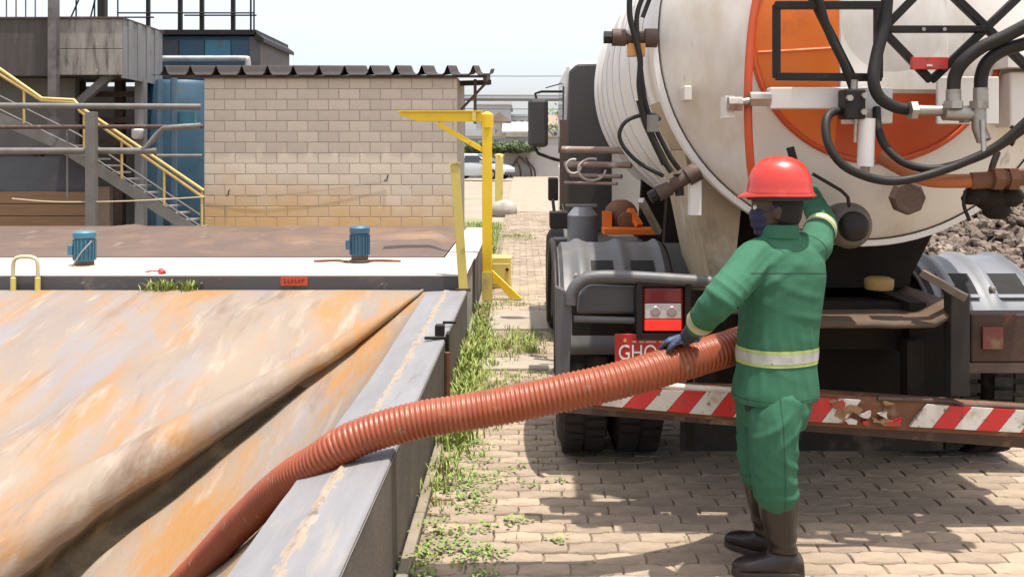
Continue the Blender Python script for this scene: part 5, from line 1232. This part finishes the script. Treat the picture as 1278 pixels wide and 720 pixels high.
# side ladder rail and catwalk on top of the tank
for (xa, xb, ya, yb, za) in ((.72, .80, 4.12, 7.6, 3.36),):
    bm = B(); box(bm, xa, xb, ya, yb, za, za+.05); part('catwalk_rail', bm, GALV)
bm = B(); box(bm, .90, 2.2, 4.07, 4.14, 3.345, 3.40); part('catwalk_rail', bm, GALV)
for y in (5.2, 6.4, 7.4):
    bm = B(); beam(bm, (.76, y, 3.34), (1.35, y, 3.22), .04, .04); part('catwalk_stay', bm, GALV)

# ================================================================ SUCTION HOSE
hp_ = [(1.30, 4.76, .975), (1.22, 4.50, .95), (1.02, 4.22, .915), (.743, 4.05, .872), (.43, 3.96, .805), (.2, 3.94, .757), (-.033, 3.94, .706), (-.24, 3.93, .672), (-.42, 3.92, .645), (-.60, 3.91, .598), (-.72, 3.91, .548), (-.83, 3.94, .470), (-1.0, 4.06, .34), (-1.27, 4.35, .06), (-1.65, 4.8, -.375), (-1.95, 5.1, -.68), (-2.2, 5.25, -.80)]
cl = spline(hp_, 40)
L = [0]
for a, b in zip(cl, cl[1:]): L.append(L[-1]+(b-a).length)
def along(s):
    import bisect
    i = max(1, min(len(L)-1, bisect.bisect(L, s))); t = (s-L[i-1])/max(1e-9, L[i]-L[i-1]); return cl[i-1].lerp(cl[i], t)
pitch = .0205; sub = 6; N = int(L[-1]/pitch*sub)
pp = [along(L[-1]*i/N) for i in range(N+1)]
prof = [0, .45, .9, 1, .9, .45]
rs = [.0715+.0052*prof[i % sub]*(1+.35*nnoise(i*.09, 2))+.0016*nnoise(i*.021, 5) for i in range(N+1)]
bm = B(); tube(bm, pp, rs, 26)
hose = obj('suction_hose', bm, HOSE, smooth=True, label='thick ribbed orange suction hose running from the truck into the covered basin', cat='hose')
bm = B(); c0 = Vector(hp_[0]); d0 = (Vector(hp_[1])-c0).normalized()
tube(bm, [c0+d0*.02, c0+d0*.10], .083, 20); obj('hose_clamp', bm, STEEL, hose, smooth='auto')

# ================================================================ PERSON
per = thing('person', 'worker in green overalls and red hard hat holding the orange hose', 'person', (1.06, 4.0, 0))
def ell(c, u, v, a, b, n=20, sq=2.3):
    c = Vector(c); out = []
    for i in range(n):
        t = 2*math.pi*i/n; ct, s_ = math.cos(t), math.sin(t)
        out.append(c+u*(a*math.copysign(abs(ct)**(2/sq), ct))+v*(b*math.copysign(abs(s_)**(2/sq), s_)))
    return out
def limb(bm, pts, rad, k=5, n=16, flat=1.0):
    sp_ = spline(pts, k); m = len(sp_); rr_ = []
    for i in range(m):
        t = i/(m-1)*(len(rad)-1); j = min(int(t), len(rad)-2); rr_.append(rad[j]+(rad[j+1]-rad[j])*(t-j))
    # rounded ends
    d0 = (sp_[0]-sp_[1]).normalized(); d1 = (sp_[-1]-sp_[-2]).normalized()
    P_ = [sp_[0]+d0*rr_[0]*.75, sp_[0]+d0*rr_[0]*.45]+sp_+[sp_[-1]+d1*rr_[-1]*.45, sp_[-1]+d1*rr_[-1]*.75]
    R_ = [rr_[0]*.35, rr_[0]*.8]+rr_+[rr_[-1]*.8, rr_[-1]*.35]
    tube(bm, P_, R_, n)
def remesh(bm, vox, smooth=4, disp=None, name='m', ds=.5):
    me = bpy.data.meshes.new(name); bmesh.ops.recalc_face_normals(bm, faces=bm.faces[:]); bm.to_mesh(me); bm.free()
    o = bpy.data.objects.new('tmp', me); col.objects.link(o)
    r = o.modifiers.new('r', 'REMESH'); r.mode = 'VOXEL'; r.voxel_size = vox
    s_ = o.modifiers.new('s', 'SMOOTH'); s_.iterations = smooth; s_.factor = ds
    dg = bpy.context.evaluated_depsgraph_get(); me2 = bpy.data.meshes.new_from_object(o.evaluated_get(dg)); bpy.data.objects.remove(o)
    if disp:
        nr = [v.normal.copy() for v in me2.vertices]
        for v, n_ in zip(me2.vertices, nr): v.co += n_*disp(v.co)
    me2.shade_smooth(); return me2
fdir = Vector((-.42, .907, 0)); rdir = Vector((.907, .42, 0)); up = Vector((0, 0, 1))
# joints
SHL, ELL, WRL = V(.955, 3.93, 1.295), V(.775, 3.735, 1.165), V(.715, 3.905, 1.03)
SHR, ELR, WRR = V(1.235, 4.06, 1.335), V(1.335, 4.26, 1.425), V(1.325, 4.44, 1.56)
HPL, KNL, ANL = V(1.045, 3.90, .80), V(1.025, 3.90, .45), V(1.075, 3.955, .10)
HPR, KNR, ANR = V(1.045, 4.07, .80), V(1.01, 4.09, .45), V(1.065, 4.14, .10)
HEAD = V(1.062, 3.99, 1.495)
GREEN = mat('green_cotton', (.040, .135, .078), .9, c2=(.031, .108, .061), scale=5, bump=.25, bscale=220, spec=.25, dirt=[((.055, .16, .095), .56, .74, 6, (1, 1, 1)), ((.02, .07, .04), .60, .76, 4, (1, 1, 1))])
SKIN = mat('dark_skin', (.055, .027, .017), .5, c2=(.042, .02, .013), scale=12, bump=.1, bscale=120)
# --- jacket
tors = [(.712, 1.055, 3.985, .180, .142), (.72, 1.055, 3.985, .188, .150), (.755, 1.055, 3.985, .187, .148), (.84, 1.06, 3.985, .175, .135), (.88, 1.062, 3.987, .174, .133), (1.0, 1.07, 3.99, .178, .132), (1.12, 1.08, 3.99, .188, .132), (1.22, 1.09, 3.99, .195, .128), (1.285, 1.093, 3.99, .188, .115), (1.33, 1.093, 3.99, .155, .098), (1.362, 1.085, 3.99, .105, .085), (1.385, 1.078, 3.99, .082, .08), (1.418, 1.07, 3.988, .073, .078), (1.43, 1.07, 3.988, .066, .07)]
bm = B(); loft(bm, [ell((x, y, z), rdir, fdir, a, b) for z, x, y, a, b in tors])
limb(bm, [SHL+V(.05, .03, .0), SHL, (SHL+ELL)/2+V(0, 0, .0), ELL, (ELL+WRL)/2, WRL], [.086, .084, .077, .068, .060, .050])
limb(bm, [SHR+V(-.07, -.02, -.02), SHR, (SHR+ELR)/2, ELR, (ELR+WRR)/2, WRR], [.092, .078, .069, .063, .056, .049])
def ridge(v, k=3): return (.5+.5*math.sin(v))**k          # narrow crests, broad valleys
def folds(p):
    n1 = noise.noise(p*4.5); n2 = noise.noise(p*3.1+Vector((5, 2, 8))); d = .0012*noise.noise(p*16)
    # long tension folds running from the shoulder blades down to the waist
    if p.z < 1.32: d += .0050*ridge((p.x*.8-p.z*.35)*70+5*n1)*max(0, n2+.15)*sstep(.74, .95, p.z)
    d += .0045*ridge((p.z+.5*p.x)*62+5*n2)*max(0, noise.noise(p*5+Vector((1, 7, 3)))+.05)
    # cloth gathered above the tape and at the hem
    d += .0040*ridge(math.atan2(p.y-3.985, p.x-1.06)*17+3*n1)*math.exp(-((p.z-.965)/.05)**2)
    d += .0045*ridge(math.atan2(p.y-3.985, p.x-1.06)*13+3*n2)*math.exp(-((p.z-.80)/.06)**2)
    for q_, ax in ((ELL, WRL-SHL), (ELR, WRR-SHR)):                # rings of creases round the bent elbows
        e = (p-q_).length; d += .0075*ridge((p-q_).dot(ax.normalized())*120+4*n1, 2)*math.exp(-(e/.10)**2)
    e = (p-SHL).length; d += .006*ridge((p-SHL).dot(Vector((.5, .2, -.8)))*95+3*n2, 2)*math.exp(-((e-.10)/.06)**2)
    return d-.002
jm = remesh(bm, .0065, 6, folds, 'jacket')
jacket = linkobj('jacket', jm, GREEN, per)
# collar
bm = B(); rings = []
for (z, a, b) in ((1.385, .082, .082), (1.405, .079, .08), (1.432, .076, .078), (1.44, .072, .074), (1.428, .066, .068), (1.40, .066, .068)):
    rings.append(ell((1.072, 3.985, z), rdir, fdir, a, b, 24, 2.1))
loft(bm, rings, cap=False); obj('collar', bm, GREEN, jacket, smooth=True)
# --- trousers
bm = B()
pel = [(.60, .13, .105), (.68, .160, .122), (.72, .158, .122), (.78, .150, .118)]
loft(bm, [ell((1.045, 3.985, z), Vector((.55, .83, 0)), Vector((.83, -.55, 0)), b, a) for z, a, b in pel])
limb(bm, [HPL+V(0, .03, -.08), (HPL+KNL)/2+V(-.01, 0, 0), KNL, KNL.lerp(ANL, .32)], [.114, .106, .095, .090])
limb(bm, [HPR+V(-.02, -.02, -.08), (HPR+KNR)/2+V(-.015, 0, 0), KNR, KNR.lerp(ANR, .30)], [.108, .100, .088, .082])
def tfold(p):
    n1 = noise.noise(p*4.5); n2 = noise.noise(p*3.1+Vector((2, 9, 4))); d = .0012*noise.noise(p*16)
    d += .0055*ridge((p.x*1.0+p.z*.28)*75+4*n1)*max(0, n2+.2)                       # long folds down the thigh
    d += .0075*ridge((p.z+.55*p.x)*88+4*n2, 2)*math.exp(-((p.z-.46)/.07)**2)*(.6+n1)   # behind the knee
    d += .0080*ridge((p.z-.2*p.x)*105+5*n1, 2)*math.exp(-((p.z-.37)/.035)**2)          # bunched on the boots
    d += .0055*ridge((p.z-.9*p.x)*66+3*n2)*math.exp(-((p.z-.63)/.06)**2)             # seat
    return d-.002
tm = remesh(bm, .0065, 6, tfold, 'trousers'); trousers = linkobj('trousers', tm, GREEN, per)
# --- rubber boots
BOOT = mat('boot_rubber', (.022, .0145, .012), .35, c2=(.016, .011, .0095), scale=7, dirt=(.085, .056, .038), dlo=.58, dhi=.74, dscale=7)
SOLE = mat('boot_sole', (.07, .05, .033), .8, c2=(.035, .026, .018), scale=9)
def boot(an, kn, toe, nm):
    toe = Vector(toe).normalized(); sd_ = Vector((-toe.y, toe.x, 0)); bm = B(); base = Vector((an.x, an.y, 0))
    topc = kn.lerp(an, .15)
    rings = []
    for t, r in ((0, .079), (.12, .078), (.4, .071), (.7, .060), (.9, .057), (1.0, .055)):
        c = topc.lerp(Vector((an.x, an.y, .10)), t); rings.append(ell(c, toe, sd_, r*1.1, r, 18, 2))
    loft(bm, rings)
    # foot: sections from heel to toe
    secs = [(-.085, .034, .040, .055), (-.07, .041, .055, .075), (-.02, .044, .064, .10), (.05, .044, .058, .082), (.11, .048, .046, .058), (.155, .048, .040, .050), (.19, .036, .032, .040), (.205, .018, .02, .03)]
    loft(bm, [ell(base+toe*s_+V(0, 0, .012+h*.62), sd_, up, w_, h*.8, 16, 2.4) for s_, w_, h, _ in secs])
    me = remesh(bm, .007, 4, lambda p: .003*noise.noise(p*14)+.004*math.sin(p.z*85+2*noise.noise(p*8))*math.exp(-((p.z-.13)/.05)**2), 'boot')
    b_ = linkobj('boot', me, BOOT, per)
    bm = B(); out = [(-.092, .0), (-.085, .03), (-.05, .042), (.0, .040), (.05, .042), (.11, .050), (.16, .048), (.195, .032), (.208, 0)]
    poly = [base+toe*a+sd_*b for a, b in out]+[base+toe*a-sd_*b for a, b in reversed(out[1:-1])]
    prism(bm, poly, (0, 0, .022)); obj('sole', bm, SOLE, b_, bevel=.004); return b_
boot(ANL, KNL, (-1, .05, 0), 'l'); boot(ANR, KNR, (-.74, .67, 0), 'r')
# --- body (head, neck, arms, legs one skin surface)
hd = Vector((-.95, .31, 0)).normalized(); hs_ = Vector((-hd.y, hd.x, 0))   # facing left; hs_ points to the side turned from the camera
bm = B()
hsec = [(-.118, .035, .028, .012), (-.10, .055, .045, .022), (-.07, .068, .056, .018), (-.03, .082, .066, .008), (.02, .092, .073, .0), (.06, .094, .074, -.004), (.095, .082, .065, -.006), (.118, .05, .042, -.006), (.126, .02, .02, -.006)]
loft(bm, [ell(HEAD+hd*o_+V(0, 0, z), hd, hs_, a, b, 20, 2.1) for z, a, b, o_ in hsec])
limb(bm, [HEAD+V(0, 0, -.05)-hd*.02, HEAD+V(.0, .0, -.12)-hd*.022, V(1.085, 3.99, 1.31)], [.055, .056, .07])
# nose, brow, lips, chin, ears
blob(bm, HEAD+hd*.098+V(0, 0, -.018), (.018, .015, .022), 10, 8); blob(bm, HEAD+hd*.092+V(0, 0, .006), (.012, .011, .02), 10, 8)
blob(bm, HEAD+hd*.085+V(0, 0, .034), (.018, .05, .012), 10, 8); blob(bm, HEAD+hd*.083+V(0, 0, -.056), (.014, .024, .012), 10, 8); blob(bm, HEAD+hd*.075+V(0, 0, -.09), (.02, .024, .018), 10, 8)
for s_ in (-1, 1):
    e = HEAD-hd*.006+hs_*s_*.074+V(0, 0, -.005)
    blob(bm, e, (.018, .010, .031), 10, 8); blob(bm, e+hs_*s_*.006+V(0, 0, .010)-hd*.006, (.015, .008, .018), 8, 6)
limb(bm, [V(1.09, 3.99, 1.27), V(1.08, 3.99, 1.1), V(1.055, 3.985, .82)], [.085, .10, .085])
limb(bm, [V(1.05, 3.97, 1.27), SHL, ELL, WRL, WRL+(WRL-ELL)*.12], [.06, .06, .045, .032, .03]); limb(bm, [V(1.15, 4.02, 1.28), SHR, ELR, WRR, WRR+(WRR-ELR)*.12], [.06, .058, .042, .032, .03])
limb(bm, [HPL+V(.01, .04, -.06), KNL, KNL.lerp(ANL, .5), ANL], [.075, .06, .05, .038]); limb(bm, [HPR+V(.01, -.03, -.06), KNR, KNR.lerp(ANR, .5), ANR], [.075, .06, .05, .038])
bmm = remesh(bm, .0075, 2, None, 'body'); linkobj('body', bmm, SKIN, per)
for s_ in (-1, 1):
    bm = B(); blob(bm, HEAD+hd*.083+hs_*s_*.031+V(0, 0, .012), .0125, 12, 9); ey = obj('eye', bm, mat('eye_white', (.65, .6, .55), .2), per, smooth=True)
    bm = B(); blob(bm, HEAD+hd*.0925+hs_*s_*.033+V(0, 0, .012), .0055, 10, 7); obj('iris', bm, mat('iris_dark', (.02, .012, .01), .1), ey, smooth=True)
# hair cap visible below the helmet
bm = B(); loft(bm, [ell(HEAD-hd*.022+V(0, 0, z), hd, hs_, a, b, 20, 2.1) for z, a, b in ((-.055, .066, .058), (-.03, .078, .070), (.02, .085, .079), (.07, .085, .078), (.1, .07, .06))])
obj('hair', bm, mat('black_hair', (.012, .010, .009), .85, bump=.6, bscale=260), per, smooth=True)
# mask
bm = B(); ms = [(.028, .052, .055, .040), (.008, .066, .062, .04), (-.03, .074, .06, .038), (-.07, .062, .052, .035), (-.10, .045, .042, .033), (-.116, .02, .03, .03)]
loft(bm, [ell(HEAD+hd*o_+V(0, 0, z-.012), hd, hs_, a, b, 20, 2.0) for z, a, b, o_ in ms]); 
me = remesh(bm, .006, 2, lambda p: .0025*math.sin(p.z*190), 'face_mask'); mk = linkobj('face_mask', me, mat('navy_mask', (.018, .022, .055), .8, c2=(.013, .016, .04), scale=30), per)
bm = B()
for s_ in (-1, 1):
    tube(bm, spline([HEAD+hd*.055+hs_*s_*.058+V(0, 0, -.01), HEAD+hd*.02+hs_*s_*.077+V(0, 0, .008), HEAD-hd*.008+hs_*s_*.082+V(0, 0, .026), HEAD-hd*.022+hs_*s_*.08+V(0, 0, .0)], 4), .002, 6)
obj('ear_loop', bm, mat('loop_navy', (.03, .035, .07), .7), mk)
# --- helmet
HELM = mat('helmet_red', (.54, .036, .020), .28, c2=(.47, .030, .018), scale=7, dirt=(.55, .08, .065), dlo=.62, dhi=.76, dscale=9, coat=.35)
HC = HEAD+V(0, 0, .070)-hd*.012
bm = B(); pr = [(.0, 1.02), (.004, 1.03), (.012, 1.0), (.03, .985), (.06, .94), (.09, .85), (.115, .72), (.132, .56), (.143, .36), (.148, .16), (.149, .04)]
rings = []
for z, s_ in pr:
    rg = ell(HC+V(0, 0, z), hd, hs_, .134*s_, .112*s_, 40, 2.1)
    rings.append(rg)
loft(bm, rings)
# three moulded crown ridges
for v in bm.verts:
    d = v.co-HC; 
    if d.z > .04:
        t = d.dot(hs_)
        v.co.z += .007*math.exp(-(t/.014)**2)*sstep(.04, .1, d.z)+.004*(math.exp(-((t-.045)/.01)**2)+math.exp(-((t+.045)/.01)**2))*sstep(.04, .09, d.z)
hm = obj('helmet', bm, HELM, per, smooth=True)
bm = B(); n = 48; inner, outer, o2 = [], [], []
for i in range(n):
    t = 2*math.pi*i/n; ct, s_ = math.cos(t), math.sin(t); pk = max(0, ct)**2.2
    inner.append(HC+hd*(.130*ct)+hs_*(.108*s_)+V(0, 0, .012))
    outer.append(HC+hd*((.147+.030*pk)*ct)+hs_*((.121)*s_)+V(0, 0, -.006-.010*pk))
    o2.append(HC+hd*((.146+.030*pk)*ct)+hs_*((.120)*s_)+V(0, 0, -.011-.010*pk))
loft(bm, [inner, outer, o2, [p-V(0, 0, .014) for p in inner]], cap=False); obj('brim', bm, HELM, hm, smooth=True)
bm = B(); rg = [HC+hd*(.133*math.cos(t_/24*6.283))+hs_*(.111*math.sin(t_/24*6.283))+V(0, 0, -.006) for t_ in range(24)]
loft(bm, [rg, [p-V(0, 0, .02) for p in rg], [p-V(0, 0, .02)-(p-HC)*.06 for p in rg]], cap=False); obj('head_band', bm, mat('band_black', (.02, .018, .018), .7), hm)
bm = B(); obox(bm, HC-hd*.085-hs_*.098+V(0, 0, .024), hd*.02-hs_*.008, hs_*.006, (0, 0, .008)); obj('accessory_slot', bm, HELM, hm, bevel=.003)
# --- gloves with separate fingers
GLV = mat('blue_glove', (.035, .05, .10), .75, c2=(.02, .025, .05), scale=14, bump=.3, bscale=200, dirt=(.17, .20, .30), dlo=.56, dhi=.7, dscale=16)
def glove(wr, pdir, nrm, sidev, curl, thumb_side, spread=1.0, nm='glove'):
    """palm from the wrist along pdir, palm faces -nrm, sidev from little finger to index"""
    pdir = pdir.normalized(); sidev = (sidev-pdir*sidev.dot(pdir)).normalized(); nrm = sidev.cross(pdir) if nrm.dot(sidev.cross(pdir)) > 0 else -sidev.cross(pdir)
    bm = B(); L_ = .088
    loft(bm, [ell(wr+pdir*t, sidev, nrm, a, b, 16, 2.6) for t, a, b in ((-.05, .033, .028), (-.02, .032, .025), (.0, .031, .022), (.03, .039, .02), (.065, .044, .018), (.085, .043, .016), (.094, .036, .010))])
    for k, (off, ln) in enumerate(((-.033, .062), (-.011, .078), (.011, .083), (.033, .075))):
        p = wr+pdir*.082+sidev*off; d = pdir; pts = [p-pdir*.02, p]
        for sgl, part_ in zip(curl, (.42, .32, .26)):
            d = (Matrix.Rotation(sgl, 3, sidev) @ d) if (Matrix.Rotation(sgl, 3, sidev) @ pdir).dot(nrm) < 0 else (Matrix.Rotation(-sgl, 3, sidev) @ d)
            d = d.normalized(); p = p+d*ln*part_; pts.append(p)
        limb(bm, pts, [.0105, .0105, .010, .0095, .0085], 3, 10)
    b0 = wr+pdir*.03+sidev*.032; t1 = (pdir*.6+sidev*.75-nrm*.35).normalized(); t2 = (pdir*.8+sidev*.1-nrm*.65).normalized()
    limb(bm, [b0-sidev*.015, b0, b0+t1*.035, b0+t1*.035+t2*.03], [.014, .0145, .012, .0095], 3, 10)
    me = remesh(bm, .0042, 2, None, nm); return linkobj('glove', me, GLV, per)
# left hand lies over the hose: fingers wrap over the far side
hc = along(0)
best = min(range(len(cl)), key=lambda i: abs(cl[i].x-.655)); hc = cl[best]; ht = (cl[best+1]-cl[best]).normalized(); 
if ht.x > 0: ht = -ht
topn = (up-ht*ht.z).normalized(); far = topn.cross(ht); far = far if far.y > 0 else -far
palm_c = hc+topn*(.077+.019)
pd = (far*.75+ht*.66-topn*.02).normalized()
wrist_pos = palm_c-pd*.06+topn*.012
sv = ht*1.0-far*.3
glove(wrist_pos, (pd-topn*.15), topn, sv, (.45, .6, .55), 1)
# right hand reaching the valve on the tank
wd = (WRR-ELR).normalized()
glove(WRR+wd*.02, wd+V(0, .1, .1), V(.3, -.9, .3), V(-.9, -.2, .1), (.5, .6, .5), 1)
bm = B(); limb(bm, [WRL+(WRL-ELL)*.0, (WRL+wrist_pos)/2, wrist_pos], [.040, .036, .033], 4); me = remesh(bm, .006, 2, None, 'glove_cuff'); linkobj('glove_cuff', me, mat('dark_cuff', (.03, .035, .045), .8, c2=(.02, .022, .03), scale=20), per)

# --- reflective tape cut from the garment surface, so it follows the cloth
def band(me, co, nrm_, hw, axis_c, maxd, inflate, m_, name, parent):
    bm = B(); bm.from_mesh(me); nrm_ = Vector(nrm_).normalized(); co = Vector(co)
    for s_ in (1, -1):
        bmesh.ops.bisect_plane(bm, geom=bm.verts[:]+bm.edges[:]+bm.faces[:], plane_co=co+nrm_*hw*s_, plane_no=nrm_*s_, clear_outer=True)
    bmesh.ops.delete(bm, geom=[v for v in bm.verts if (v.co-axis_c).length > maxd], context='VERTS')
    bm.normal_update()
    nr = {v: v.normal.copy() for v in bm.verts}
    for v in bm.verts: v.co += nr[v]*inflate
    me2 = bpy.data.meshes.new(name); bm.to_mesh(me2); bm.free(); me2.shade_smooth(); return linkobj(name, me2, m_, parent)
TAPE = mat('reflective_silver', (.42, .42, .385), .45, c2=(.33, .33, .295), scale=20, bump=.1); LIME = mat('lime_tape', (.40, .46, .14), .6, c2=(.33, .38, .12), scale=20)
wc = V(1.062, 3.985, .905)
band(jm, wc, (0.02, 0, 1), .033, wc, .24, .0030, LIME, 'lime_tape', jacket); band(jm, wc, (0.02, 0, 1), .019, wc, .24, .0048, TAPE, 'silver_tape', jacket)
wl = ELL.lerp(WRL, .80); dl = WRL-ELL
band(jm, wl, dl, .027, wl, .095, .003, LIME, 'lime_tape', jacket); band(jm, wl, dl, .014, wl, .095, .0048, TAPE, 'silver_tape', jacket)
wr_ = SHR.lerp(ELR, .72); dr = ELR-SHR
band(jm, wr_, dr, .028, wr_, .11, .003, LIME, 'lime_tape', jacket); band(jm, wr_, dr, .015, wr_, .11, .0048, TAPE, 'silver_tape', jacket)
# seams, pocket flap and cargo pocket
bm = B(); obox(bm, V(.935, 3.905, .715), (.012, -.03, 0), (.008, .004, 0), (0, 0, .035)); obj('pocket_flap', bm, mat('pocket_black', (.02, .022, .02), .8), trousers, bevel=.004)

SEAMG = mat('green_seam', (.020, .066, .038), .9)
for co, no, ac, md, me_, par in ((V(1.09, 3.99, 1.235), (0, .12, 1), V(1.09, 3.95, 1.235), .26, jm, jacket), (V(1.06, 3.985, .738), (.02, 0, 1), V(1.06, 3.985, .74), .25, jm, jacket),
                                 (SHL+V(.045, .02, .01), ELL-SHL, SHL, .13, jm, jacket), (SHR+V(-.03, -.03, -.02), ELR-SHR, SHR, .11, jm, jacket),
                                 (V(1.04, 3.9, .6), (1, 0, .05), V(1.03, 3.82, .55), .26, tm, trousers)):
    band(me_, co, no, .0022, ac, md, .0012, SEAMG, 'seam', par)
